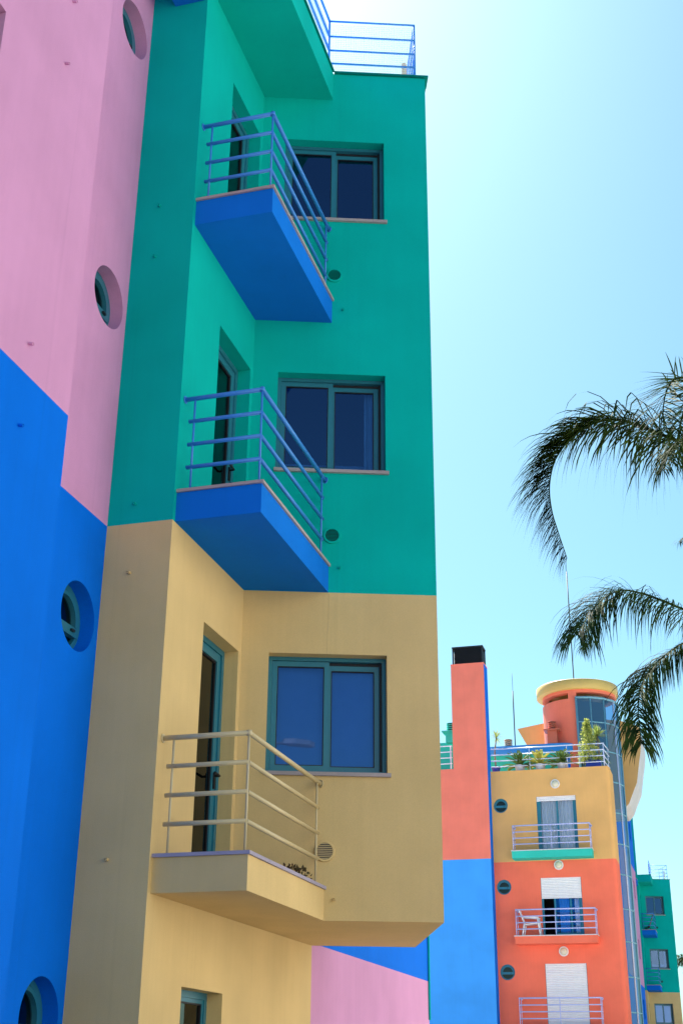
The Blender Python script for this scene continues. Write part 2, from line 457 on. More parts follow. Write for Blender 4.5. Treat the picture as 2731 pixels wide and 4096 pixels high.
BOUNCE_FORE = plaster('bounce_forecourt_stone', (0.58, 0.54, 0.48), var=0.1, scale=0.5)  # unseen pale paving, added to bounce sunlight onto the orange building's front
g = MB(); g.face([(-12, 19, -ZO + 0.004), (14, 19, -ZO + 0.004), (14, 46.4, -ZO + 0.004), (-12, 46.4, -ZO + 0.004)])
tag(g.build('bounce_forecourt', BOUNCE_FORE), kind='structure')

# ------------------------------------------------------------------ near colour-block building
cX, bX, Y1, Y2, Y3, YB, BW = -3.903, -4.473, 6.8365, 8.642, 10.313, 8.692, 0.7285
TH, TL, TD = 0.3358, 1.7702, 2.1551
CT, ST = math.cos(TH), math.sin(TH)
ZG, ZB, ZT = 4.0948, 1.2097, 10.2526
ZTOP = 13.7
YEND = 17.93
ZBASE = -ZO
W1 = Face(cX, 0, 0, 1, 1, 0)          # u = world y, faces +X (front wall, door wall and far wall share this plane)
W2 = Face(bX, 0, 0, 1, 1, 0)
PIL = Face(0, Y2, 1, 0, 0, -1)        # u = world x, faces -Y
TW = Face(cX, Y3, CT, ST, ST, -CT)    # tower front
tx, ty = cX + TL * CT, Y3 + TL * ST
TE = Face(tx, ty, -ST, CT, CT, ST)    # tower right end
ex, ey = tx - TD * ST, ty + TD * CT
TBK = Face(ex, ey, -CT, -ST, -ST, CT) # tower back
YBK = Y3 + TD / CT                    # where the tower back meets the long wall
Z10 = 10.12                           # blue paint starts again here
A = thing('apartment_building', 'near colour block apartment building with teal and tan oblique tower filling the left half', 'building', (cX, Y2, ZBASE))

ROUNDZ = (9.07, 6.075, 3.212, 0.36)
w1win = [('r', 4.50, 5.48, z, z + 0.97) for z in (2.45, 5.42, 8.45, 11.55)]
mb = MB(); W1.wall(mb, -4, Y1, ZG, Z10, [w1win[1], w1win[2]], 0.2); a = mb.build('wall', PINK, A); a['label'] = 'large flat pink upper wall at the left edge'
mb = MB(); W1.wall(mb, -4, Y1, ZBASE, ZG, [w1win[0]], 0.2); a = mb.build('wall', BLUE, A); a['label'] = 'large flat blue lower wall at the left edge'
mb = MB(); W1.wall(mb, -4, Y1, Z10, ZTOP, [w1win[3]], 0.2); mb.build('wall', BLUE, A)
STEP = Face(0, Y1, -1, 0, 0, 1)
for z0, z1, m in ((ZBASE, ZG, BLUE), (ZG, Z10, PINK), (Z10, ZTOP, BLUE)):
    mb = MB(); STEP.wall(mb, -cX, -bX, z0, z1); mb.build('return_wall', m, A)
rw = [('c', 8.30, z, 0.272) for z in ROUNDZ]
mb = MB(); W2.wall(mb, Y1 - 0.3, Y2, ZG, Z10, rw[:2], 0.135); a = mb.build('wall', PINK, A); a['label'] = 'recessed pink wall strip with round windows'
mb = MB(); W2.wall(mb, Y1 - 0.3, Y2, ZBASE, ZG, rw[2:], 0.135); a = mb.build('wall', BLUE, A); a['label'] = 'recessed blue wall strip with round windows'
mb = MB(); W2.wall(mb, Y1 - 0.3, Y2, Z10, ZTOP); mb.build('wall', BLUE, A)
for z in ROUNDZ: round_window(W2, A, 8.30, z, 0.272, 0.135)
for q in w1win:
    u0, u1, z0, z1 = q[1:5]
    w = frame_mb(W1, u0, u1, z0, z1, 0.05, 0.18, 0.25).build('window', FRAME, A)
    mb = MB(); W1.quad(mb, u0 + 0.05, u1 - 0.05, z0 + 0.05, z1 - 0.05, 0.21); mb.build('pane', GLASSDARK, w)
    room(W1, w, u0, u1, z0, z1, 0.26, 0.9)
# pilaster strip
for z0, z1, m, lb in ((ZBASE, ZG, TAN, 'shaded tan pilaster strip'), (ZG, ZTOP, TEAL, 'shaded teal pilaster strip')):
    mb = MB(); PIL.wall(mb, bX, cX, z0, z1); a = mb.build('pilaster', m, A); a['label'] = lb
mb = MB(); mb.box(-4.24, cX - 0.02, Y2 - 0.8, Y2 + 0.02, 9.63, 9.93); mb.build('ledge', BALBLUE, A)
mb = MB(); mb.box(-4.26, cX - 0.01, Y2 - 0.82, Y2 - 0.003, 9.932, 9.96); mb.build('ledge_coping', STONE, A)
# door wall
FLOORS = ((7.2757, 6.9937), (4.3757, 4.0971), (1.4836, ZB))
DT = (9.2675, 6.3805, 3.4906)
DL, DR = 9.41, 10.243
doors = [('r', DL, DR, FLOORS[k][0], DT[k]) for k in range(3)]
gw = ('r', 9.3665, 10.2158, -0.35, 0.6294)
mb = MB(); W1.wall(mb, Y2, Y3, ZG, ZT - 0.02, doors[:2], 0.155); mb.build('wall', TEAL, A)['label'] = 'bright teal door wall in the tower corner'
mb = MB(); W1.wall(mb, Y2, YBK, ZBASE, ZG, [doors[2], gw], 0.155); mb.build('wall', TAN, A)['label'] = 'warm tan door wall in the tower corner'
for k in range(3): balcony_door(W1, A, DL, DR, FLOORS[k][0], DT[k], 0.15)
w = frame_mb(W1, gw[1], gw[2], gw[3], gw[4], 0.05, 0.13, 0.2).build('window', FRAME, A); w['label'] = 'ground floor window under the tan balcony'
frame_mb(W1, gw[1] + 0.051, gw[2] - 0.051, gw[3] + 0.051, gw[4] - 0.051, 0.03, 0.14, 0.18).build('sash', FRAME, w)
frame_mb(W1, gw[1] + 0.082, gw[2] - 0.082, gw[3] + 0.082, gw[4] - 0.082, 0.01, 0.145, 0.17).build('gasket', GASKET, w)
mb = MB(); W1.quad(mb, gw[1] + 0.092, gw[2] - 0.092, gw[3] + 0.092, gw[4] - 0.092, 0.16); mb.build('pane', GLASSDARK, w)
room(W1, w, gw[1], gw[2], gw[3], gw[4], 0.21, 1.0)
# tower front with windows
WL, WR = 0.2473, 1.3073
WZ = ((8.27, 9.2975), (5.3448, 6.4011), (2.4407, 3.5068))
holes = [('r', WL, WR, a, b) for a, b in WZ]
mb = MB(); TW.wall(mb, 0, TL, ZG, ZT - 0.02, holes[:2], 0.14); mb.build('wall', TEAL, A)['label'] = 'teal tower front with two sliding windows'
mb = MB(); TW.wall(mb, 0, TL, ZB, ZG, holes[2:], 0.14); mb.build('wall', TAN, A)['label'] = 'tan tower front with one sliding window'
for z0, z1, m in ((ZB, ZG, TAN), (ZG, ZT - 0.02, TEAL)):
    mb = MB(); TE.wall(mb, 0, TD, z0, z1); mb.build('end_wall', m, A)
    mb = MB(); TBK.wall(mb, 0, TL - TD * ST / CT, z0, z1); mb.build('back_wall', m, A)
bx0 = cX + (TD * ST / CT) * 0
tb = [(cX, Y3), (tx, ty), (ex, ey), (cX, YBK)]
mb = MB(); mb.face([(x, y, ZB) for x, y in tb[::-1]]); mb.build('underside', TAN, A)
mb = MB(); mb.face([(x, y, ZT - 0.35) for x, y in tb]); mb.build('roof_terrace', ROOFTILE, A)
ins = ('', 'curtain', 'blind')
for k in range(3):
    sliding_window(TW, A, WL, WR, WZ[k][0], WZ[k][1], 0.14, ins[k],
                   label=('teal storey sliding window below the roof', 'teal storey sliding window with a curtain inside', 'tan storey sliding window with a drawn blind')[k])
# parapet coping of the tower
def coping_strip(F, u0, u1, z, parent, mat, over=0.03, th=0.022, inn=0.16):
    mb = MB(); F.box(mb, u0, u1, z - th, z, -over, inn); return mb.build('parapet_coping', mat, parent)
TEALD = plaster('teal_coping', (0.0, 0.20, 0.17))
coping_strip(TW, 0.76, TL + 0.035, ZT, A, TEALD)
coping_strip(TE, 0.165, TD, ZT, A, TEALD)
# balconies
def prism_bal(w, over=0.0, y_in=0.03):
    yr = Y3 + (w) * ST / CT
    return [(cX - y_in, YB - over), (cX + w, YB - over), (cX + w, yr + 0.012), (cX - y_in, Y3)]
VX = cX + BW - 0.04
for k, (zt, zb) in enumerate(FLOORS):
    ms, mc, mr = (BALBLUE, STONE, RAILBLUE) if k < 2 else (TAN, LILAC, RAILTAN)
    if k < 2: poly = prism_bal(BW)
    else: poly = [(cX, YB), (cX + BW, YB), (cX + BW, Y3 + BW * ST / CT), (cX, Y3)]
    if k < 2: b_ = MB().prism(poly, zb, zt - 0.026).build('balcony', ms, A)
    else:
        mb = MB(); yr = Y3 + BW * ST / CT
        mb.face([(cX, YB, zb), (cX + BW, YB, zb), (cX + BW, YB, zt - .026), (cX, YB, zt - .026)])
        mb.face([(cX + BW, YB, zb), (cX + BW, yr, zb), (cX + BW, yr, zt - .026), (cX + BW, YB, zt - .026)])
        mb.face([(x, y, zb) for x, y in poly[::-1]])
        b_ = mb.build('balcony', ms, A)
    b_['label'] = ('blue balcony just under the roof overhang', 'blue balcony above the tan storey', 'tan balcony with cream rails')[k]
    yr2 = Y3 + (BW + 0.015) * ST / CT
    MB().prism([(cX + 0.001, YB - 0.018), (cX + BW + 0.018, YB - 0.018), (cX + BW + 0.018, yr2 - 0.002), (cX + 0.001, Y3 - 0.002)], zt - 0.0255, zt).build('coping', mc, b_)
    hs = (0.215, 0.425, 0.64, 0.855)
    for i, h in enumerate(hs):
        top = i == 3; rd = 0.0200 if top else 0.0172
        x0 = cX + (0.004 if top else 0.05)
        z = zt + h
        rail_obj((x0, YB + 0.04, z), (VX, YB + 0.04, z), rd, mr, b_)
        y_w = Y3 + (VX - cX) * ST / CT
        rail_obj((VX, YB + 0.04, z), (VX, y_w - 0.004 if top else y_w - 0.07, z), rd, mr, b_)
        if top:
            MB().tube([(cX + 0.001, YB + 0.04, z), (cX + 0.010, YB + 0.04, z)], 0.034, 14).build('flange', mr, b_)
            MB().tube([(VX, y_w - 0.001, z), (VX - 0.010 * ST, y_w - 0.010 * CT, z)], 0.034, 14).build('flange', mr, b_)
            MB().tube([(VX, YB + 0.04, z - rd), (VX, YB + 0.04, z + rd)], rd * 0.98, 12).build('corner_joint', mr, b_)
    for (px, py) in ((cX + 0.095, YB + 0.04), (VX, YB + 0.04), (VX, Y3 + (VX - cX) * ST / CT - 0.11)):
        rail_obj((px, py, zt + 0.0005), (px, py, zt + 0.855), 0.0095, mr, b_, 'post')
# teal roof slab above the top balcony and its railing
WTB = 0.7116; ZS = 9.8624
b_ = MB().prism([(cX - 0.03, YB), (cX + WTB, YB), (cX + WTB, Y3 + WTB * ST / CT + 0.012), (cX - 0.03, Y3)], ZS, ZT - 0.024).build('roof_overhang', TEAL, A)
yrt = Y3 + WTB * ST / CT
MB().prism([(cX - 0.02, YB - 0.03), (cX + WTB + 0.02, YB - 0.03), (cX + WTB + 0.02, yrt - 0.03), (cX - 0.02, Y3 - 0.02)], ZT - 0.0235, ZT).build('coping', TEALD, b_)
ra = MB(); cx_, cy_ = TW.pt(0.70, 0, 0.03)[:2]
RZ = (10.415, 10.605, 10.81, 11.035)
e_ = MB().tube([(cx_, cy_, ZT), (cx_, cy_, RZ[3] + 0.01)], 0.013, 10).build('roof_railing', RAILBLUE, A)
for z in RZ:
    rail_obj(TW.pt(0.70, z, 0.03), TW.pt(1.672, z, 0.03), 0.0115, RAILBLUE, e_)
    rail_obj(TW.pt(1.665, z, 0.03), TW.pt(1.665, z, 1.6), 0.0115, RAILBLUE, e_)
    rail_obj((cx_, cy_, z), (cx_, YB + 0.04, z), 0.0155, RAILBLUE, e_)
for d in (0.03, 0.85, 1.6):
    rail_obj(TW.pt(1.665, ZT - 0.3, d + 0.004), TW.pt(1.665, RZ[3], d + 0.004), 0.011, RAILBLUE, e_, 'post')
rail_obj((cx_, YB + 0.04, ZT), (cx_, YB + 0.04, RZ[3]), 0.013, RAILBLUE, e_, 'post')
rail_obj((cx_, YB + 0.9, ZT), (cx_, YB + 0.9, RZ[3]), 0.011, RAILBLUE, e_, 'post')
def wire_panel(P0, P1, z0, z1, parent, step=0.028, seg=3):
    P0, P1 = Vector(P0), Vector(P1); L = (P1 - P0).length; mb = MB(); n = int(L / step)
    d = (P1 - P0) / L; side = Vector((-d.y, d.x, 0)) * 0.0012
    def bar(a, b, w):
        a, b = Vector(a), Vector(b)
        t = (b - a).normalized(); s1 = side; s2 = t.cross(side).normalized() * 0.0012
        mb.hexa([a - s1 - s2, a + s1 - s2, a + s1 + s2, a - s1 + s2, b - s1 - s2, b + s1 - s2, b + s1 + s2, b - s1 + s2])
    for k in range(n + 1):
        p = P0 + d * (k * L / n) + Vector((random.uniform(-.002, .002), 0, 0)); bar((p.x, p.y, z0), (p.x, p.y, z1), 1)
    for k in range(int((z1 - z0) / step) + 1):
        z = z0 + k * step; bar((P0.x, P0.y, z), (P1.x, P1.y, z), 1)
    o = mb.build('wire_mesh', WIRE, parent); o['kind'] = 'stuff'; return o
wire_panel(TW.pt(0.72, 0, 0.055), TW.pt(1.64, 0, 0.055), ZT + 0.08, RZ[3] - 0.02, e_)
wire_panel((cx_ - 0.03, cy_, 0), (cx_ - 0.03, YB + 0.1, 0), ZT + 0.08, RZ[3] - 0.02, e_)
q0 = TW.pt(1.58, 0, 0.35)
MB().box(q0[0] - 0.025, q0[0] + 0.025, q0[1] - 0.025, q0[1] + 0.025, ZT - 0.3, ZT + 0.50).build('flue', VENTTAN, A)
# details on walls
MB().tube([TW.pt(0.776, ZG - 0.01, -0.0003), TW.pt(0.779, 3.95, -0.0003), TW.pt(0.773, 3.76, -0.0003), TW.pt(0.766, 3.60, -0.0003), TW.pt(0.768, 3.509, -0.0003)], 0.0016, 4).build('hairline_crack', VENTTAN, A)
for u, z in ((0.79, 7.56), (0.80, 4.66)): vent_grille(TW, A, u, z, 0.068, TEAL, TEALD)
vent_grille(TW, A, 0.77, 1.77, 0.074, TAN, VENTTAN)
for u, z in ((6.26, 7.25), (6.26, 6.66), (6.24, 4.31)): weep_pipe(W1, A, u, z, PINK)
weep_pipe(W1, A, 6.24, 3.72, BLUE)
for x, z, m in ((-4.235, 7.23, TEAL), (-4.24, 6.68, TEAL), (-4.24, 4.27, TEAL), (-4.24, 3.67, TAN), (-4.23, 1.45, TAN)): weep_pipe(PIL, A, x, z, m)
for u, z, m in ((0.88, 7.15, TEAL), (0.87, 4.34, TEAL), (0.85, 1.38, TAN)): weep_pipe(TW, A, u, z, m)
# wall beyond the tower: blue over pink
mb = MB(); W1.wall(mb, YBK, YEND, ZBASE, 1.235); mb.build('wall', PINK, A)['label'] = 'pink lower wall seen under the tower'
mb = MB(); W1.wall(mb, YBK, YEND, 1.235, 9.9); mb.build('wall', BLUE, A)['label'] = 'blue wall wedge seen under the tower'
weep_pipe(W1, A, 15.95, 1.62, BLUE)
MB().tube([(cX + 0.016, YEND - 0.04, 0.75), (cX + 0.016, YEND - 0.04, 1.95)], 0.014, 8).build('downpipe', TEAL, A)
# hidden sides and roofs close the volume
mb = MB()
mb.face([(cX, YEND, ZBASE), (-11, YEND, ZBASE), (-11, YEND, 9.9), (cX, YEND, 9.9)])
mb.face([(-11, YEND, ZBASE), (-11, -4, ZBASE), (-11, -4, 9.9), (-11, YEND, 9.9)])
mb.face([(-11, -4, ZBASE), (cX, -4, ZBASE), (cX, -4, 9.9), (-11, -4, 9.9)])
mb.face([(cX, Y2 + 0.02, 9.9), (cX, YEND, 9.9), (-11, YEND, 9.9), (-11, Y2 + 0.02, 9.9)])
mb.face([(-11, -4, 9.9), (cX, -4, 9.9), (cX, -4, ZTOP), (-11, -4, ZTOP)])
mb.face([(-11, Y2 + 0.02, 9.9), (-11, -4, 9.9), (-11, -4, ZTOP), (-11, Y2 + 0.02, ZTOP)])
mb.face([(bX, Y2 + 0.02, 9.9), (-11, Y2 + 0.02, 9.9), (-11, Y2 + 0.02, ZTOP), (bX, Y2 + 0.02, ZTOP)])
mb.face([(bX, Y2 + 0.02, 9.9), (bX, Y2 + 0.02, ZTOP), (cX, Y2 + 0.02, ZTOP), (cX, Y2 + 0.02, 9.9)])
mb.build('rear_walls', BLUE, A)
mb = MB(); mb.face([(-11, -4, ZTOP), (cX, -4, ZTOP), (cX, Y1, ZTOP), (bX, Y1, ZTOP), (bX, Y2, ZTOP), (cX, Y2, ZTOP), (cX, Y2 + 0.02, ZTOP), (-11, Y2 + 0.02, ZTOP)]); mb.build('roof', ROOFTILE, A)

# ------------------------------------------------------------------ the same module again, far down the street
B = copy_tree(A)
B.location = A.location + Vector((-0.55, 67.8, 0.6))
B['label'] = 'distant teal tower building with blue balconies at the right edge'
A['group'] = B['group'] = 'colour block buildings of the same design'
for ch in B.children_recursive:
    if 'label' in ch.keys(): del ch['label']
mb = MB(); mb.box(-12, tx + 0.2, 76, 88, -ZO, -ZO + 0.6)
tag(mb.build('raised_pavement', PAVING), kind='structure')

# ------------------------------------------------------------------ orange building with glazed stair drum
YF, YBF = 47.1, 46.5
O = thing('orange_building', 'orange and coral apartment building with round glazed stair tower and tall chimney', 'building', (-5.6, YF, -ZO))
OF = Face(0, YF, 1, 0, 0, -1)
XL, XR = -7.9, -3.43
ZP, ZC = 10.53, 7.265
dx0, dx1 = -6.13, -4.70
fl = (7.575, 4.675, 1.775); dtop = (9.56, 6.68, 3.785)
dh = [('r', dx0, dx1, fl[k], dtop[k], 0.09) for k in range(3)]
rh = [('c', -7.44, z, 0.262) for z in (9.29, 6.395, 3.52)]
mb = MB(); OF.wall(mb, XL, XR - 0.14, ZC, ZP, [dh[0], rh[0]], 0.07); mb.build('wall', OCHRE, O)['label'] = 'ochre top storey wall'
mb = MB(); OF.wall(mb, XL, XR - 0.14, -ZO, ZC, [dh[1], dh[2], rh[1], rh[2]], 0.07); mb.build('wall', CORAL, O)['label'] = 'coral wall of the lower storeys'
for z0, z1, m in ((ZC, ZP, OCHRE), (-ZO, ZC, CORAL)):
    mb = MB(); n = 6; pts = [(XR - 0.14 + 0.14 * math.sin(R(90 * k / n)), YF + 0.14 - 0.14 * math.cos(R(90 * k / n))) for k in range(n + 1)] + [(XR, 48.6), (-4.3, 49.2)]
    for k in range(len(pts) - 1):
        mb.face([(*pts[k], z0), (*pts[k + 1], z0), (*pts[k + 1], z1), (*pts[k], z1)], True)
    mb.build('corner_wall', m, O)
mb = MB(); mb.box(XL, XR - 0.05, YF - 0.012, YF + 0.66, ZP - 0.02, ZP + 0.025); mb.build('parapet_coping', OCHRE, O)
mb = MB(); mb.face([(-12, YF + 0.02, ZP - 0.1), (XR, YF + 0.02, ZP - 0.1), (XR, 48.6, ZP - 0.1), (-4.3, 49.2, ZP - 0.1), (-4.3, 58, ZP - 0.1), (-12, 58, ZP - 0.1)]); mb.build('roof_terrace', ROOFTILE, O)
mb = MB()
mb.face([(-4.3, 49.2, -ZO), (-4.3, 58, -ZO), (-4.3, 58, ZP), (-4.3, 49.2, ZP)]); mb.face([(-4.3, 58, -ZO), (-12, 58, -ZO), (-12, 58, ZP), (-4.3, 58, ZP)])
mb.face([(-12, 58, -ZO), (-12, YF, -ZO), (-12, YF, ZP), (-12, 58, ZP)])
mb.build('rear_walls', CORAL, O)
for z in (9.29, 6.395, 3.52): round_window(OF, O, -7.44, z, 0.262, 0.07, bar=-0.02)
# french doors
for k in range(3):
    z0, z1 = fl[k], dtop[k]
    w = frame_mb(OF, dx0, dx1, z0, z1, 0.07, 0.06, 0.16).build('french_door', FRAME, O)
    w['label'] = ('curtained door behind the mint balcony', 'half shuttered door behind the coral balcony', 'fully shuttered door')[k]
    if k < 2:
        ztop = 9.37 if k == 0 else 5.955
        xm = (dx0 + dx1) / 2 + (0.02 if k == 0 else 0.0)
        if k == 0: parts = ((dx0 + 0.071, xm + 0.03), (xm - 0.03, dx1 - 0.071))
        else: parts = ((xm - 0.28, xm + 0.33), (xm + 0.27, dx1 - 0.071))
        for i, (a_, b2) in enumerate(parts):
            dd = 0.075 + 0.03 * i
            frame_mb(OF, a_, b2, z0 + 0.071, z1 - 0.075, 0.06, dd, dd + 0.028).build('sash', FRAME, w)
            mb = MB(); OF.quad(mb, a_ + 0.06, b2 - 0.06, z0 + 0.13, z1 - 0.135, dd + 0.014); mb.build('pane', GLASSCLEAR, w)
        room(OF, w, dx0, dx1, z0, z1, 0.17, 1.2)
        if k == 0: curtain_mb(OF, dx0 + 0.08, dx1 - 0.08, z0 + 0.05, z1 - 0.02, 0.20, 0.025, 11).build('curtain', CURTAIN, w)
        else:
            curtain_mb(OF, xm - 0.12, xm + 0.22, z0 + 0.05, z1 - 0.02, 0.27, 0.02, 5).build('curtain', paint('blue_curtain', (0.08, 0.33, 0.75), 0.8), w)
            curtain_mb(OF, dx1 - 0.30, dx1 - 0.09, z0 + 0.05, z1 - 0.02, 0.27, 0.02, 3).build('curtain', CURTAIN, w)
    zb_ = (9.385, 5.96, fl[2])[k]
    n = max(3, int(round((z1 - zb_) / 0.058)))
    s_ = MB(); OF.box(s_, dx0 + 0.012, dx1 - 0.012, zb_, zb_ + 0.03, 0.012, 0.045)
    sh = s_.build('roller_shutter', SHUTTER, O)
    hgt = (z1 - 0.004 - zb_ - 0.031) / n
    for i in range(n):
        za = zb_ + 0.031 + i * hgt
        mb = MB(); p = [OF.pt(dx0 + 0.014, za + 0.006, 0.030), OF.pt(dx1 - 0.014, za + 0.006, 0.030), OF.pt(dx1 - 0.014, za + hgt * 0.5, 0.012), OF.pt(dx0 + 0.014, za + hgt * 0.5, 0.012),
                        OF.pt(dx0 + 0.014, za + hgt - 0.003, 0.022), OF.pt(dx1 - 0.014, za + hgt - 0.003, 0.022)]
        mb.face([p[0], p[1], p[2], p[3]]); mb.face([p[3], p[2], p[5], p[4]])
        mb.face([OF.pt(dx0 + 0.014, za + hgt - 0.003, 0.022), OF.pt(dx1 - 0.014, za + hgt - 0.003, 0.022), OF.pt(dx1 - 0.014, za + hgt + 0.004, 0.034), OF.pt(dx0 + 0.014, za + hgt + 0.004, 0.034)])
        mb.build('slat', SHUTTER, sh)
# balconies of the orange building
bx = ((-7.04, -4.17), (-7.06, -4.18), (-7.07, -4.19))
for k in range(3):
    zt, (x0, x1) = fl[k], bx[k]
    m = (MINT, CORAL, CORAL)[k]
    mb = MB(); mb.hexa([(x0 + 0.03, YBF + 0.0, zt - 0.28), (x1 - 0.03, YBF + 0.0, zt - 0.28), (x1 - 0.03, YF + 0.02, zt - 0.28), (x0 + 0.03, YF + 0.02, zt - 0.28),
                        (x0 + 0.02, YBF, zt - 0.03), (x1 - 0.02, YBF, zt - 0.03), (x1 - 0.02, YF + 0.02, zt - 0.03), (x0 + 0.02, YF + 0.02, zt - 0.03)])
    bb = mb.build('balcony', m, O); bb['label'] = ('mint green balcony slab', 'coral balcony slab', 'coral balcony slab at the bottom edge')[k]
    MB().box(x0, x1, YBF - 0.02, YF - 0.003, zt - 0.0295, zt).build('coping', POTWHITE, bb)
    ra0, ra1 = x0 + 0.08, x1 - 0.06
    for i, h in enumerate((0.215, 0.43, 0.645, 0.865)):
        rd = 0.024 if i == 3 else 0.0195
        rail_obj((ra0, YBF + 0.05, zt + h), (ra1, YBF + 0.05, zt + h), rd, RAILLILAC, bb)
        for xx in (ra0, ra1): rail_obj((xx, YBF + 0.05, zt + h), (xx, YF - (0.004 if i == 3 else 0.08), zt + h), rd, RAILLILAC, bb)
    for xx, yy in ((ra0, YBF + 0.05), ((ra0 + ra1) / 2, YBF + 0.05), (ra1, YBF + 0.05), (ra0, YF - 0.12), (ra1, YF - 0.12)):
        rail_obj((xx, yy, zt + 0.0005), (xx, yy, zt + 0.865), 0.0135, RAILLILAC, bb, 'post')
    for xx in (ra0, ra1): MB().tube([(xx, YF - 0.002, zt + 0.865), (xx, YF - 0.014, zt + 0.865)], 0.045, 12).build('flange', RAILLILAC, bb)
# wall lamps
for x, z, r in ((-5.41, 9.99, 0.13), (-5.45, 7.10, 0.13), (-5.45, 4.18, 0.13)):
    mb = MB(); N = 24
    P = lambda rr, k, dd: OF.pt(x + rr * math.cos(2 * math.pi * k / N), z + rr * math.sin(2 * math.pi * k / N), dd)
    for k in range(N):
        for (ra_, da, rb, db) in ((r + 0.04, 0.0, r + 0.035, -0.05), (r + 0.035, -0.05, r, -0.055), (r, -0.055, r - 0.01, -0.03)):
            mb.face([P(ra_, k, da), P(ra_, k + 1, da), P(rb, k + 1, db), P(rb, k, db)], True)
    lo = mb.build('wall_lamp', LAMPRING, O)
    mb = MB(); prof = [(r - 0.008, -0.035), (r * 0.85, -0.07), (r * 0.5, -0.10), (0.001, -0.11)]
    for (ra_, da), (rb, db) in zip(prof[:-1], prof[1:]):
        for k in range(N): mb.face([P(ra_, k, da), P(ra_, k + 1, da), P(rb, k + 1, db), P(rb, k, db)], True)
    mb.build('lens', LAMPGLASS, lo)
# chimney block on the left
BF = Face(0, YBF, 1, 0, 0, -1); XC = -7.77
SIDE = Face(XC, 0, 0, 1, 1, 0)
ZCH = 14.58
mb = MB(); BF.wall(mb, -13, XC, -ZO, 7.32); mb.build('block_wall', SKYBLUE, O)['label'] = 'sky blue lower wall of the chimney block'
mb = MB(); BF.wall(mb, -13, XC, 7.32, 10.6); BF.wall(mb, -9.04, XC, 10.6, ZCH); mb.build('block_wall', SALMON, O)['label'] = 'salmon upper wall and chimney'
mb = MB(); SIDE.wall(mb, YBF, YF - 0.002, -ZO, 10.6); SIDE.wall(mb, YBF, YBF + 0.75, 10.6, ZCH); mb.build('side_wall', BLUE, O)['label'] = 'narrow blue flank of the chimney block'
mb = MB(); mb.face([(-9.04, YBF, 10.6), (-9.04, YBF, ZCH), (-9.04, YBF + .75, ZCH), (-9.04, YBF + .75, 10.6)]); mb.face([(XC, YBF + .75, 10.6), (-9.04, YBF + .75, 10.6), (-9.04, YBF + .75, ZCH), (XC, YBF + .75, ZCH)]); mb.build('chimney_rear', SALMON, O)
mb = MB(); mb.face([(-13, YBF + 0.003, 10.6), (-9.04, YBF + 0.003, 10.6), (-9.04, YF + 2, 10.6), (-13, YF + 2, 10.6)]); mb.build('terrace_floor', ROOFTILE, O)
ch_ = MB().box(-9.05, XC + 0.01, YBF - 0.01, YBF + 0.76, ZCH, ZCH + 0.04).build('chimney_cap', SALMON, O)
l0, l1, ly0, ly1, lz0, lz1 = -8.98, XC - 0.03, YBF + 0.05, YBF + 0.68, ZCH + 0.04, ZCH + 0.74
mb = MB()
for x_ in (l0, l1 - 0.05):
    for y_ in (ly0, ly1 - 0.05): mb.box(x_, x_ + 0.05, y_, y_ + 0.05, lz0, lz1 - 0.06)
mb.box(l0 - 0.01, l1 + 0.01, ly0 - 0.01, ly1 + 0.01, lz1 - 0.06, lz1)
lv = mb.build('louvre_cowl', BLACK, O)
for k in range(13):
    z = lz0 + 0.02 + k * 0.048
    mb = MB(); mb.hexa([(l0 + .05, ly0 + .004, z), (l1 - .05, ly0 + .004, z), (l1 - .05, ly0 + .05, z + .025), (l0 + .05, ly0 + .05, z + .025),
                        (l0 + .05, ly0 + .004, z + .008), (l1 - .05, ly0 + .004, z + .008), (l1 - .05, ly0 + .05, z + .033), (l0 + .05, ly0 + .05, z + .033)])
    mb.build('slat', BLACK, lv)
mb = MB(); mb.box(l0 + .06, l1 - .06, ly0 + .06, ly1 - .002, lz0, lz1 - .062); mb.build('core', GASKET, lv)
# left terrace behind the chimney block
mb = MB(); mb.box(-12.9, -9.06, YF + 1.0, YF + 1.2, 10.602, 12.0); mb.build('terrace_wall', MINT, O)
tr = MB().tube([(-9.15, YBF + 0.1, 10.6), (-9.15, YBF + 0.1, 11.5)], 0.02, 8).build('terrace_railing', RAILWHITE, O)
for z in (10.83, 11.05, 11.27, 11.49):
    rail_obj((-12.8, YBF + 0.1, z), (-9.1, YBF + 0.1, z), 0.018, RAILWHITE, tr)
# right terrace railing
tr = MB().tube([(-3.60, YF + 0.12, ZP), (-3.60, YF + 0.12, ZP + 0.88)], 0.02, 8).build('terrace_railing', RAILWHITE, O)
for h in (0.22, 0.44, 0.66, 0.89):
    rail_obj((-7.76, YF + 0.12, ZP + h), (-3.56, YF + 0.12, ZP + h), 0.02, RAILWHITE, tr)
    rail_obj((-3.60, YF + 0.12, ZP + h), (-3.50, YF + 1.3, ZP + h), 0.02, RAILWHITE, tr)
for x_ in (-6.31, -4.93): rail_obj((x_, YF + 0.12, ZP), (x_, YF + 0.12, ZP + 0.88), 0.014, RAILWHITE, tr, 'post')
rail_obj((-3.52, YF + 1.1, ZP - 0.1), (-3.52, YF + 1.1, ZP + 0.88), 0.016, RAILWHITE, tr, 'post')
BANDBLUE = plaster('band_blue', (0.02, 0.26, 0.74), rough=0.5, spec=0.3)
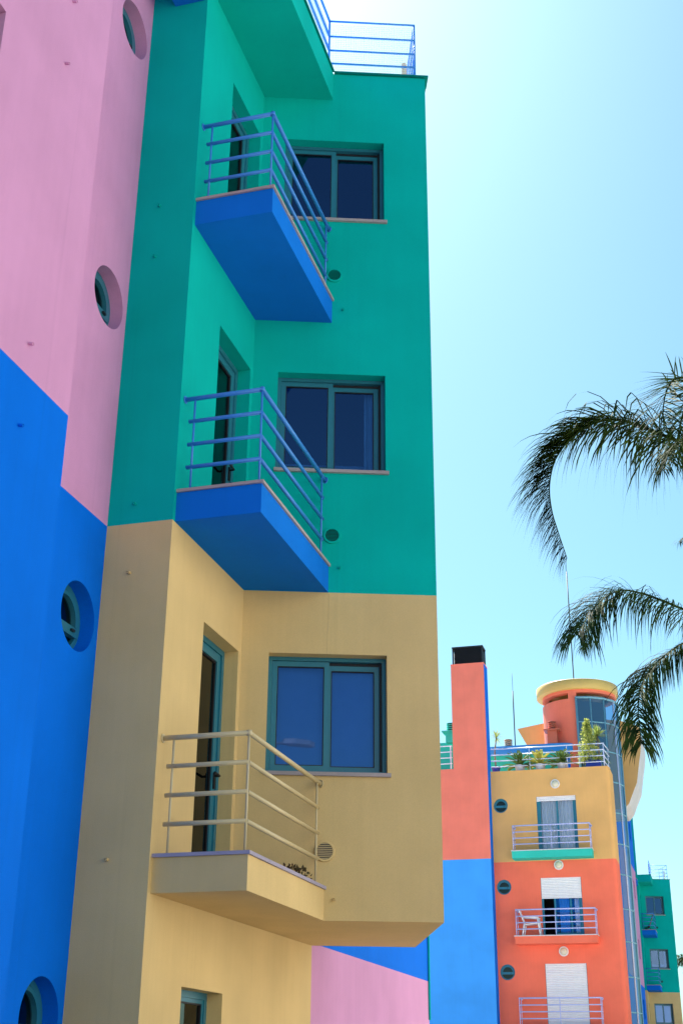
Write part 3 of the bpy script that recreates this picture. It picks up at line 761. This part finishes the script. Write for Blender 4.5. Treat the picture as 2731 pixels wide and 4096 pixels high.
# annex with blue curved roof band on the terrace
def round_end(x0, x1, y0, y1, r, n=10):
    pts = [(x0, y0)] + [(x1 - r + r * math.sin(R(90 * k / n)), y0 + r - r * math.cos(R(90 * k / n))) for k in range(n + 1)] + [(x1, y1), (x0, y1)]
    return pts
MB().prism(round_end(-8.38, -4.78, 49.47, 50.7, 0.64), 11.76, 12.07).build('roof_band', BANDBLUE, O)
MB().prism(round_end(-8.28, -5.28, 49.6, 50.6, 0.1), ZP - 0.1, 11.758).build('annex_wall', MINT, O)
MB().prism(round_end(-5.33, -4.885, 49.64, 50.6, 0.41), ZP - 0.1, 11.757).build('annex_corner', BLUE, O)
# stair drum
DX, DY, DR_ = -4.72, 51.13, 1.48
mb = MB().lathe(DX, DY, [(DR_ - 0.02, 9.5), (DR_ - 0.02, 13.87)], 40, -200, 2); mb.build('drum', DRUMRED, O)['label'] = 'round red stair drum'
MB().lathe(DX, DY, [(DR_ - 0.3, 14.31), (DR_ - 0.3, 14.2)], 30).build('drum_core', BLACK, O)
mb = MB().lathe(DX, DY, [(DR_ - 0.02, 14.10), (DR_ - 0.02, 14.285)], 48); mb.lathe(DX, DY, [(DR_ - 0.28, 14.099), (DR_ - 0.02, 14.10)], 48)
mb.lathe(DX, DY, [(DR_ - 0.02, 13.87), (DR_ - 0.28, 13.871)], 40, -200, 2)
mb.lathe(DX, DY, [(DR_ - 0.02, 13.869), (DR_ - 0.02, 14.101)], 6, -11, 2); mb.lathe(DX, DY, [(DR_ - 0.02, 13.869), (DR_ - 0.02, 14.101)], 10, -200, -130)
mb.build('drum_head', DRUMRED, O)
CXc, CRc = -4.777, 1.625
mb = MB().lathe(CXc, DY, [(0.3, 14.23), (CRc - 0.02, 14.23), (CRc, 14.25), (CRc + 0.005, 14.60), (CRc - 0.02, 14.62), (0.0, 14.65)], 56)
mb.build('cornice', YELLOW, O)['label'] = 'yellow disc cornice on the stair drum'
# curtain wall
ph = (1, 22, 44, 66, 88, 110)
tz = [-ZO, -0.1, 1.06, 2.34, 3.54, 4.76, 5.92, 7.16, 8.28, 9.44, 10.61, 11.77, 12.90, 13.88]
GR = DR_ + 0.03
VP_ = [(DX + GR * math.sin(R(p)), DY - GR * math.cos(R(p))) for p in ph]
cw = MB()
PALET = paint('pale_transom', (0.16, 0.38, 0.48), 0.35)
cw.tube([(*VP_[0], -ZO), (*VP_[0], 13.92)], 0.045, 6)
cw = cw.build('curtain_wall', PALET, O)
for i, (x_, y_) in enumerate(VP_[1:]): MB().tube([(x_, y_, -ZO), (x_, y_, 13.92)], 0.032, 6).build('mullion', RAILWHITE if i == 2 else PALET, cw); cw['label'] = 'curved blue glass curtain wall of the stair drum'  # one mullion in pale paint: a sky glint put into its colour
for k in range(len(VP_) - 1):
    (xa, ya), (xb, yb2) = VP_[k], VP_[k + 1]
    for i in range(len(tz) - 1):
        mb = MB(); mb.face([(xa, ya, tz[i]), (xb, yb2, tz[i]), (xb, yb2, tz[i + 1]), (xa, ya, tz[i + 1])]); mb.build('pane', GLASSBLUE, cw)
for i in range(1, len(tz)):
    big = i == len(tz) - 1
    mb = MB(); mb.tube([(x_, y_, tz[i]) for x_, y_ in VP_], 0.05 if big else 0.028, 6); mb.build('transom', PALET, cw)
mb = MB().lathe(DX, DY, [(DR_ - 0.45, -ZO), (DR_ - 0.45, 13.85)], 24, -10, 130); mb.build('stair_core', paint('stair_core_grey', (0.10, 0.11, 0.12), 0.9), O)
# hull shaped roof facade behind the drum: ochre front, pale curved flank
hull = [(-7.5, 13.58), (-7.11, 12.82), (-6.52, 11.7), (-5.8, 10.04), (-3.37, 10.06), (-3.16, 10.28), (-2.95, 10.75), (-2.79, 11.08), (-2.63, 11.93), (-2.54, 12.35), (-2.48, 12.8), (-2.53, 13.38), (-3.25, 13.66), (-4.96, 13.92), (-6.47, 13.74)]
HULLM = plaster('hull_ochre', (0.66, 0.40, 0.15), rough=0.6, spec=0.3)
HULLW = plaster('hull_white', (0.66, 0.62, 0.62), rough=0.5)
mb = MB(); mb.face([(x, 55.5, z) for x, z in hull[::-1]]); mb.build('hull_rear', HULLM, O)
mb = MB(); mb.face([(x, 52.8, z) for x, z in hull])
hf = mb.build('hull_facade', HULLM, O); hf['label'] = 'ochre hull shaped roof facade behind the drum'
mb = MB()
for k in range(len(hull)):
    (xa, za), (xb, zb_) = hull[k], hull[(k + 1) % len(hull)]
    mb.face([(xa, 52.8, za), (xa, 55.5, za), (xb, 55.5, zb_), (xb, 52.8, zb_)], 4 < k < 11)
mb.build('hull_flank', HULLW, O)['label'] = 'white curved flank of the hull facade'
MB().box(-5.8, -4.05, 53.0, 55.2, -ZO, 10.12).build('hull_shaft', YELLOW, O)

# ------------------------------------------------------------------ rooftop vents, antennas (each a thing)
def ring_vent(x, y, z, base_h, bw, mat, label, plate=True):
    v = thing('roof_vent', label, 'roof vent', (x, y, z), 'ringed vents on the roofs')
    if base_h > 0.02:
        MB().box(x - bw / 2, x + bw / 2, y - bw / 2, y + bw / 2, z, z + base_h).build('base', mat, v)
        if plate: MB().box(x - bw * 0.85, x + bw * 0.85, y - bw * 0.85, y + bw * 0.85, z + base_h, z + base_h + 0.045).build('plate', mat, v)
    zz = z + base_h + 0.045; r = 0.165
    MB().lathe(x, y, [(r * 0.72, zz), (r * 0.72, zz + 0.30)], 16).build('pipe', GASKET, v)
    for k in range(4):
        z1 = zz + 0.02 + k * 0.075
        MB().lathe(x, y, [(r * 0.7, z1), (r, z1 + 0.005), (r * 1.02, z1 + 0.03), (r * 0.7, z1 + 0.04)], 20).build('ring', mat, v)
    MB().lathe(x, y, [(0, zz + 0.335), (r, zz + 0.32), (r, zz + 0.335), (0, zz + 0.365)][1:], 20).build('cap', mat, v)
    return v
ring_vent(-5.69, 49.70, 12.07, 0.52, 0.37, VENTRED, 'red ringed vent on a square base before the drum')
ring_vent(-7.47, 49.9, 12.03, 0.0, 0.3, VENTTAN, 'low tan ringed vent on the blue roof band')
ring_vent(-9.35, 47.8, 11.9, 0.38, 0.36, MINT, 'mint ringed vent left of the chimney')
def antenna(x, y, z, h1, h2, lean, label):
    t = thing('antenna', label, 'antenna', (x, y, z), 'rooftop antenna poles')
    MB().tube([(x, y, z), (x + lean * h1, y, z + h1)], 0.022, 8).build('mast', BLACK, t)
    MB().tube([(x + lean * h1, y, z + h1), (x + lean * (h1 + h2), y, z + h1 + h2)], 0.008, 6).build('whip', BLACK, t)
antenna(-7.20, 49.9, 12.07, 2.33, 0.72, 0.0, 'thin antenna pole between the chimney and the drum')
antenna(-4.865, 51.13, 14.60, 5.17, 0.52, 0.0, 'tall antenna pole on top of the yellow cornice')

# ------------------------------------------------------------------ terrace plants and furniture
def pot(x, y, z, r0, r1, h, mat, parent):
    return MB().lathe(x, y, [(0.0, z), (r0, z), (r1, z + h), (r1 + 0.015, z + h), (r1 + 0.015, z + h + 0.03), (r1 - 0.03, z + h + 0.03), (r1 - 0.04, z + h - 0.03), (0.0, z + h - 0.03)], 24, sm=False).build('pot', mat, parent)
def pinnate(mb, base, direc, length, droop, w, n=9):
    """one feather leaf: arching midrib with leaflets either side"""
    p = Vector(base); d = Vector(direc).normalized(); st = length / n
    for k in range(n):
        d = (d + Vector((0, 0, -droop * (0.3 + k / n)))).normalized()
        q = p + d * st
        side = d.cross(Vector((0, 0, 1)))
        if side.length < 1e-3: side = Vector((1, 0, 0))
        side.normalize()
        up = side.cross(d)
        mb.face([p - side * .006, q - side * .005, q + side * .005, p + side * .006])
        if k > 0:
            ll = w * math.sin(math.pi * (k + 0.6) / (n + 1)) ** 0.6
            for sg in (-1, 1):
                for off in (0.0, 0.5):
                    o = p + d * st * off
                    tip = o + side * sg * ll + d * ll * 0.55 + up * ll * 0.25
                    mid = o + (tip - o) * 0.5
                    mb.face([o, mid + d * 0.026, tip, mid - d * 0.026])
        p = q
def cycad(x, y, z, mat, label, n=30, L=0.62):
    t = thing('potted_cycad', label, 'potted plant', (x, y, z), 'cycads in pale pots on the terrace')
    pot(x, y, z, 0.15, 0.19, 0.22, POTWHITE, t)
    mb = MB()
    for k in range(n):
        a_ = 2 * math.pi * (k * 0.381966) + random.uniform(-.2, .2)
        el = random.uniform(0.05, 1.2)
        pinnate(mb, (x, y, z + 0.21), (math.cos(a_) * math.cos(el), math.sin(a_) * math.cos(el), math.sin(el)), L * random.uniform(.9, 1.15), 0.07, 0.10, 12)
    mb.build('foliage', mat, t)
cycad(-6.70, 47.42, ZP + 0.026, CYCAD, 'dark green potted cycad nearest the chimney')
cycad(-5.95, 47.42, ZP + 0.026, CYCADPALE, 'yellowed potted cycad in the middle of the row', 26, 0.58)
cycad(-5.14, 47.42, ZP + 0.026, CYCAD, 'dark green potted cycad nearest the drum', 32, 0.64)
def spiky(mb, c, n, L, w, elmin=-0.6, elmax=1.5):
    for k in range(n):
        a_ = random.uniform(0, 2 * math.pi); el = random.uniform(elmin, elmax)
        d = Vector((math.cos(a_) * math.cos(el), math.sin(a_) * math.cos(el), math.sin(el)))
        s_ = d.cross(Vector((0, 0, 1))); s_ = s_.normalized() if s_.length > 1e-3 else Vector((1, 0, 0))
        l = L * random.uniform(.7, 1.1); c_ = Vector(c)
        m_ = c_ + d * l * 0.55 + Vector((0, 0, -0.02 * l)); e__ = c_ + d * l + Vector((0, 0, -0.10 * l))
        mb.face([c_ - s_ * w * .6, m_ - s_ * w, m_ + s_ * w, c_ + s_ * w * .6]); mb.face([m_ - s_ * w, e__, m_ + s_ * w])
def leafball(mb, c, rx, rz, n, s):
    for k in range(n):
        v = Vector((random.gauss(0, 1), random.gauss(0, 1), random.gauss(0, 1))).normalized() * random.uniform(.6, 1.05)
        p = Vector((c[0] + v.x * rx, c[1] + v.y * rx, c[2] + v.z * rz))
        d = (v + Vector((random.uniform(-.8, .8), random.uniform(-.8, .8), random.uniform(-.3, .8)))).normalized(); q = d.orthogonal().normalized()
        l = s * random.uniform(.6, 1.2)
        mb.face([p, p + d * l * .5 + q * l * .32, p + d * l, p + d * l * .5 - q * l * .32])
t = thing('topiary_shrub', 'tall variegated climbing shrub in a blue planter on the terrace', 'potted plant', (-4.0, 47.45, ZP + 0.026))
MB().box(-4.26, -3.72, 47.28, 47.62, ZP + 0.026, ZP + 0.30).build('planter', POTBLUE, t)
MB().tube([(-4.15, 47.45, ZP + 0.25), (-4.13, 47.45, ZP + 1.6)], 0.02, 6).build('stem', TRUNK, t)
mb = MB()
for k in range(16):
    h = k / 15; r = 0.33 * (1 - h) ** 0.9 + 0.085
    leafball(mb, (-4.16 + 0.10 * (1 - h) * math.sin(k * 1.7), 47.42, ZP + 0.30 + 1.45 * h), r, 0.11, 120, 0.085)
mb.build('foliage', LEAFPALE, t)
t = thing('yucca_plant', 'spiky yucca on a stem beside the tall shrub on the terrace', 'potted plant', (-3.82, 47.75, ZP - 0.1))
MB().tube([(-3.82, 47.75, ZP - 0.1), (-3.80, 47.75, ZP + 0.6), (-3.83, 47.75, ZP + 1.3)], 0.04, 8).build('stem', TRUNK, t)
mb = MB(); spiky(mb, (-3.83, 47.75, ZP + 1.32), 110, 0.48, 0.020); spiky(mb, (-3.80, 47.72, ZP + 0.35), 60, 0.5, 0.02, -0.3, 1.0); mb.build('foliage', YUCCA, t)
t = thing('yucca_plant', 'slim yucca with a bare stem in a blue pot by the chimney', 'potted plant', (-7.60, 47.5, ZP - 0.1))
pot(-7.62, 47.5, ZP - 0.1, 0.13, 0.16, 0.32, POTBLUE, t)
MB().tube([(-7.62, 47.5, ZP + 0.2), (-7.64, 47.5, ZP + 0.85), (-7.56, 47.5, ZP + 1.38)], [0.035, 0.028, 0.02], 8).build('stem', TRUNK, t)
mb = MB(); spiky(mb, (-7.56, 47.5, ZP + 1.4), 42, 0.42, 0.014, -0.9, 1.4); mb.build('foliage', YUCCA, t)
# white armchair on the coral balcony
t = thing('garden_chair', 'white plastic garden armchair on the coral balcony', 'chair', (-6.48, 46.8, fl[1]))
zf = fl[1]
mb = MB(); mb.hexa([(-6.72, 46.62, zf + .36), (-6.26, 46.60, zf + .39), (-6.26, 47.0, zf + .39), (-6.72, 46.98, zf + .36), (-6.72, 46.62, zf + .39), (-6.26, 46.60, zf + .42), (-6.26, 47.0, zf + .42), (-6.72, 46.98, zf + .39)]); mb.build('seat', WHITEPLASTIC, t)
for k in range(5):
    y_ = 46.63 + k * 0.078
    mb = MB(); mb.hexa([(-6.71, y_, zf + .38), (-6.68, y_, zf + .38), (-6.68, y_ + .045, zf + .38), (-6.71, y_ + .045, zf + .38), (-6.87, y_, zf + .80), (-6.84, y_, zf + .80), (-6.84, y_ + .045, zf + .80), (-6.87, y_ + .045, zf + .80)]); mb.build('back_slat', WHITEPLASTIC, t)
mb = MB(); mb.box(-6.885, -6.84, 46.61, 47.0, zf + .79, zf + .85); mb.build('top_rail', WHITEPLASTIC, t)
for y_ in (46.57, 46.99):
    mb = MB(); mb.tube([(-6.82, y_ + .02, zf + .64), (-6.5, y_ + .02, zf + .62), (-6.2, y_ + .02, zf + .60)], 0.024, 8); mb.build('armrest', WHITEPLASTIC, t)
    for xa, xb, zt_ in ((-6.16, -6.24, .60), (-6.78, -6.70, .40)):
        mb = MB(); mb.tube([(xa, y_ + .02, zf), (xb, y_ + .02, zf + zt_)], [0.022, 0.028], 8); mb.build('leg', WHITEPLASTIC, t)
# dried plant on the tan balcony
t = thing('dried_plant', 'small dried brown plant at the edge of the tan balcony', 'plant', (cX + BW - 0.09, 10.15, FLOORS[2][0]))
mb = MB()
for k in range(6):
    leafball(mb, (cX + BW - 0.10 + random.uniform(-.03, .03), 9.92 + 0.085 * k, FLOORS[2][0] + 0.045 + random.uniform(-.01, .02)), 0.045, 0.035, 20, 0.038)
mb.build('foliage', DRY, t)
mb = MB()
for k in range(6): mb.tube([(cX + BW - 0.10, 9.92 + 0.085 * k, FLOORS[2][0]), (cX + BW - 0.10, 9.93 + 0.085 * k, FLOORS[2][0] + 0.08)], 0.004, 5)
mb.build('stem', DRY, t)
# folding chair on the distant teal balcony
dx, dy, dz = -0.55, 67.8, 0.6
t = thing('deck_chair', 'dark folding deck chair on the distant blue balcony', 'chair', (cX + dx + 0.35, YB + dy + 0.5, FLOORS[0][0] + dz))
xx, yy, zz = cX + dx, YB + dy + 0.35, FLOORS[0][0] + dz
for s_ in (0.0, 0.42):
    MB().tube([(xx + 0.12, yy + s_, zz + 0.10), (xx + 0.40, yy + s_, zz + 0.22), (xx + 0.62, yy + s_, zz + 0.80)], 0.022, 6).build('frame', BLACK, t)
    MB().tube([(xx + 0.50, yy + s_, zz), (xx + 0.34, yy + s_, zz + 0.30)], 0.018, 6).build('leg', BLACK, t)
    MB().tube([(xx + 0.18, yy + s_, zz), (xx + 0.40, yy + s_, zz + 0.22)], 0.018, 6).build('leg', BLACK, t)
mb = MB(); mb.hexa([(xx + .38, yy + .02, zz + .23), (xx + .40, yy + .02, zz + .22), (xx + .40, yy + .40, zz + .22), (xx + .38, yy + .40, zz + .23), (xx + .60, yy + .02, zz + .79), (xx + .62, yy + .02, zz + .78), (xx + .62, yy + .40, zz + .78), (xx + .60, yy + .40, zz + .79)]); mb.build('canvas', STRIPE, t)

# ------------------------------------------------------------------ palms
CAMR, CAMU, CAMF, FOC = r_, u_, f_, 5120.3256
def at(u, v, Y):
    q = CAMR * ((u - 1365.5) / FOC) + CAMU * (-(v - 2048) / FOC) + CAMF
    q = q * (Y / q.y); return Vector((q.x, q.y, q.z))
def smooth_path(P, n):
    out = []
    for k in range(n + 1):
        t = k / n * (len(P) - 1); i = min(int(t), len(P) - 2); f = t - i
        p0, p1, p2, p3 = P[max(i - 1, 0)], P[i], P[i + 1], P[min(i + 2, len(P) - 1)]
        out.append(0.5 * ((2 * p1) + (p2 - p0) * f + (2 * p0 - 5 * p1 + 4 * p2 - p3) * f * f + (3 * p1 - p0 - 3 * p2 + p3) * f ** 3))
    return out
def frond(P, parent, L, n=95, w=0.016, grav=1.0, r0=0.028, start=0.08, swept=False, twist=0.0):
    """arching midrib through the points P, narrow hanging leaflets in several ranks on both sides"""
    path = smooth_path(P, n)
    mb = MB()
    mb.tube(path[::3] + ([path[-1]] if (n % 3) else []), [r0 * (1 - 0.85 * k / (n / 3 + 1)) for k in range(len(path[::3]) + (1 if n % 3 else 0))], 6)
    dn = Vector((0, 0, -1)); prev = None
    for k in range(int(n * start), n + 1):
        s = k / n; p = path[k]
        t = (path[min(k + 1, n)] - path[max(k - 1, 0)]).normalized()
        side = t.cross(Vector((0, 0, 1)))
        side = side.normalized() if side.length > 0.02 else (prev or Vector((1, 0, 0)))
        if prev is not None:
            side = (side if side.dot(prev) > 0 else -side)
            w_ = 0.15 if abs(t.z) < 0.72 else 0.0; side = (prev * (1 - w_) + side * w_); side = (side - t * side.dot(t)).normalized()
        prev = side
        up = side.cross(t)
        if twist:
            a_ = twist * s; side, up = side * math.cos(a_) + up * math.sin(a_), up * math.cos(a_) - side * math.sin(a_)
        env = (min(1, (s - start) / 0.14 + 0.35)) * (1 if s < 0.7 else 1 - 0.5 * ((s - 0.7) / 0.3) ** 1.5)
        late = min(1, max(0, (s - 0.35) / 0.2))
        for sg in (-1, 1):
            for rep in range(2 if (swept and late > 0.3) or random.random() > 0.7 else 1):
                l = L * env * random.uniform(0.72, 1.15)
                if swept:      # tip of a wind swept frond: everything trails to the outer side
                    ub = random.uniform(-0.5, 0.9) * (1 - late) + random.uniform(0.2, 1.35) * late
                    d = (side * sg * random.uniform(0.35, 0.9) * (1 - 0.6 * late) + t * random.uniform(0.6, 1.1) + up * ub).normalized()
                    l *= 1.36 - 0.56 * late
                else:
                    ub = random.uniform(-0.5, 0.6) * (1 - late) + random.uniform(-0.3, 0.7) * late
                    d = (side * sg * random.uniform(0.45, 0.95) + t * random.uniform(0.4, 0.95) + up * ub).normalized()
                if random.random() < 0.08: l *= 0.5
                q = p + t * random.uniform(-.012, .012); pr = None; seg = 6
                g_ = grav * random.uniform(0.8, 1.6) * ((1.35 - 0.9 * late) if swept else (1 - 0.45 * late))
                kink = random.choice((0, 0, 0, 1, 2, 3))
                for j in range(seg + 1):
                    f = j / seg
                    ww = w * (0.55 + 0.9 * f if f < 0.35 else 0.87 * (1 - ((f - 0.35) / 0.65) ** 1.5) + 0.06)
                    sd = d.cross(up if abs(d.dot(up)) < 0.9 else t).normalized() * ww * 0.5
                    cur = (q - sd, q + sd)
                    if pr: mb.face([pr[0], pr[1], cur[1], cur[0]], True)
                    pr = cur
                    d = (d + dn * g_ * (0.18 + 0.10 * j) * (3.0 if j == kink and kink else 1.0)).normalized()
                    q = q + d * (l / seg)
    return mb.build('frond', PALM, parent)
def palm_trunk(base, top, parent):
    b, t_ = Vector(base), Vector(top)
    mb = MB(); n = 26; pts = []; rads = []
    for k in range(n + 1):
        f = k / n; pts.append(b.lerp(t_, f)); rads.append(0.20 - 0.07 * f + (0.006 if k % 2 else 0))
    mb.tube(pts, rads, 16); mb.build('trunk', TRUNK, parent)

# nearer palm, crown just outside the right edge
Y_ = 17.0
c1 = at(2960, 1860, Y_)
P1 = thing('palm_tree', 'feather palm whose dark drooping frond hangs high at the right edge', 'palm tree', (c1.x, c1.y, -ZO), 'feather palms at the right')
palm_trunk((c1.x, c1.y, -ZO), (c1.x, c1.y, c1.z - 0.25), P1)
def fr(pts, Ys, parent, **k):
    ys = [Ys[0] + (Ys[1] - Ys[0]) * i / (len(pts) - 1) for i in range(len(pts))]
    return frond([at(u, v, y) for (u, v), y in zip(pts, ys)], parent, **k)
fr([(2960, 1860), (2840, 1818), (2731, 1772), (2653, 1742), (2559, 1704), (2480, 1680), (2406, 1684), (2326, 1716), (2261, 1775), (2215, 1850), (2196, 1945), (2205, 2040), (2230, 2125), (2266, 2232)], (17.0, 16.6), P1, L=1.08, n=235, w=0.028, swept=True)
fr([(2960, 1860), (2900, 1700), (2830, 1580), (2760, 1520), (2700, 1515), (2665, 1560), (2650, 1640), (2655, 1720)], (17.0, 15.6), P1, L=0.72, n=70, grav=0.14, w=0.022)
fr([(2960, 1860), (2880, 1790), (2800, 1750), (2730, 1760), (2680, 1800), (2650, 1880)], (17.0, 15.2), P1, L=0.60, n=80, w=0.018)
fr([(2960, 1860), (2900, 1720), (2850, 1640), (2790, 1610), (2740, 1640), (2712, 1720), (2705, 1830)], (17.0, 18.3), P1, L=0.6, n=80, w=0.018)
for az, up_ in ((0.2, 0.9), (-0.5, 0.5), (-1.1, 0.2), (0.8, 0.4), (1.2, 0.7), (-0.2, 0.5)):
    d = Vector((math.cos(az), math.sin(az), 0)); q = [c1 + d * (2.6 * k / 6) + Vector((0, 0, up_ * 2.2 * (k / 6) - 2.3 * (k / 6) ** 2)) for k in range(7)]
    frond(q, P1, L=0.6, n=60)
# farther palm, lower crown
Y_ = 23.0
c2 = at(2960, 2530, Y_)
P2 = thing('palm_tree', 'lower feather palm with two sunlit fronds over the round stair tower', 'palm tree', (c2.x, c2.y, -ZO), 'feather palms at the right')
palm_trunk((c2.x, c2.y, -ZO), (c2.x, c2.y, c2.z - 0.25), P2)
fr([(2960, 2530), (2850, 2480), (2731, 2437), (2643, 2401), (2563, 2373), (2482, 2361), (2422, 2389), (2374, 2432), (2335, 2490), (2308, 2540)], (23, 22.2), P2, L=1.2, n=150, w=0.023, twist=0.9)
fr([(2482, 2375), (2420, 2410), (2378, 2460), (2345, 2530), (2330, 2590)], (22.6, 23.0), P2, L=0.42, n=60, w=0.016, r0=0.012)
fr([(2960, 2530), (2840, 2545), (2731, 2574), (2663, 2618), (2603, 2675), (2563, 2743), (2551, 2824), (2555, 2904), (2563, 2975)], (23, 22.0), P2, L=0.9, n=150, w=0.024, twist=1.3)
fr([(2960, 2530), (2900, 2380), (2850, 2250), (2800, 2170), (2750, 2145), (2715, 2165)], (23, 22.0), P2, L=0.34, n=60, w=0.014)
for az, up_ in ((0.2, 0.9), (-0.5, 0.5), (-1.1, 0.2), (0.8, 0.4), (1.2, 0.7)):
    d = Vector((math.cos(az), math.sin(az), 0)); q = [c2 + d * (2.6 * k / 6) + Vector((0, 0, up_ * 2.2 * (k / 6) - 2.3 * (k / 6) ** 2)) for k in range(7)]
    frond(q, P2, L=0.55, n=60)
# small palm far behind the teal tower
c3 = at(2765, 3860, 97.0)
P3 = thing('palm_tree', 'small distant palm peeping out beside the distant teal tower', 'palm tree', (c3.x, c3.y, -ZO), 'feather palms at the right')
palm_trunk((c3.x, c3.y, -ZO), (c3.x, c3.y, c3.z), P3)
for k in range(22):
    az = k * 2.4; up_ = random.uniform(0.2, 1.5)
    d = Vector((math.cos(az), math.sin(az), 0)); q = [c3 + d * (2.2 * j / 5) + Vector((0, 0, up_ * 2.4 * (j / 5) - 2.0 * (j / 5) ** 2)) for j in range(6)]
    frond(q, P3, L=0.5, n=24, w=0.05)

# ------------------------------------------------------------------ street lamp behind the viewer, mirrored in the tan storey window
t = thing('street_lamp', 'grey street lamp behind the viewer mirrored in the tan storey window', 'street lamp', (0.2, -3.4, -ZO))
MB().tube([(0.2, -3.4, -ZO), (0.2, -3.4, 6.2)], [0.07, 0.045], 12).build('post', STEEL, t)
MB().tube([(0.2, -3.4, 6.15), (0.9, -3.35, 6.25), (1.50, -3.3, 6.33)], 0.028, 8).build('arm', STEEL, t)
mb = MB(); mb.prism([(1.42, -3.36), (1.60, -3.44), (1.95, -3.42), (2.12, -3.30), (1.95, -3.16), (1.60, -3.14), (1.42, -3.24)], 6.30, 6.40); mb.build('lamp_head', STEEL, t)

# ------------------------------------------------------------------ assumed white house outside the frame to the right, added to bounce sunlight
t = thing('bounce_building', 'assumed white apartment house outside the frame, added to bounce sunlight', 'building', (15.0, 5.0, -ZO))
HF = Face(15.0, 0, 0, 1, -1, 0)
wins = [('r', y, y + 1.4, z, z + 1.3, 0.15) for y in range(-24, 40, 4) for z in (0.0, 3.0, 6.0, 9.0)]
mb = MB(); HF.wall(mb, -26, 42, -ZO, 12.5, wins, 0.15); mb.build('wall', WHITEWALL, t)
mb = MB()
for q in wins: HF.quad(mb, q[1], q[2], q[3], q[4], 0.14)
o = mb.build('window_glazing', POTBLUE, t); o['kind'] = 'stuff'
MB().box(15.0, 25.0, -26, 42, 12.502, 12.8).build('roof', ROOFTILE, t)
mb = MB(); mb.face([(25, -26, -ZO), (25, 42, -ZO), (25, 42, 12.5), (25, -26, 12.5)]); mb.face([(15, 42, -ZO), (25, 42, -ZO), (25, 42, 12.5), (15, 42, 12.5)]); mb.face([(15, -26, -ZO), (25, -26, -ZO), (25, -26, 12.5), (15, -26, 12.5)])
mb.build('rear_walls', WHITEWALL, t)
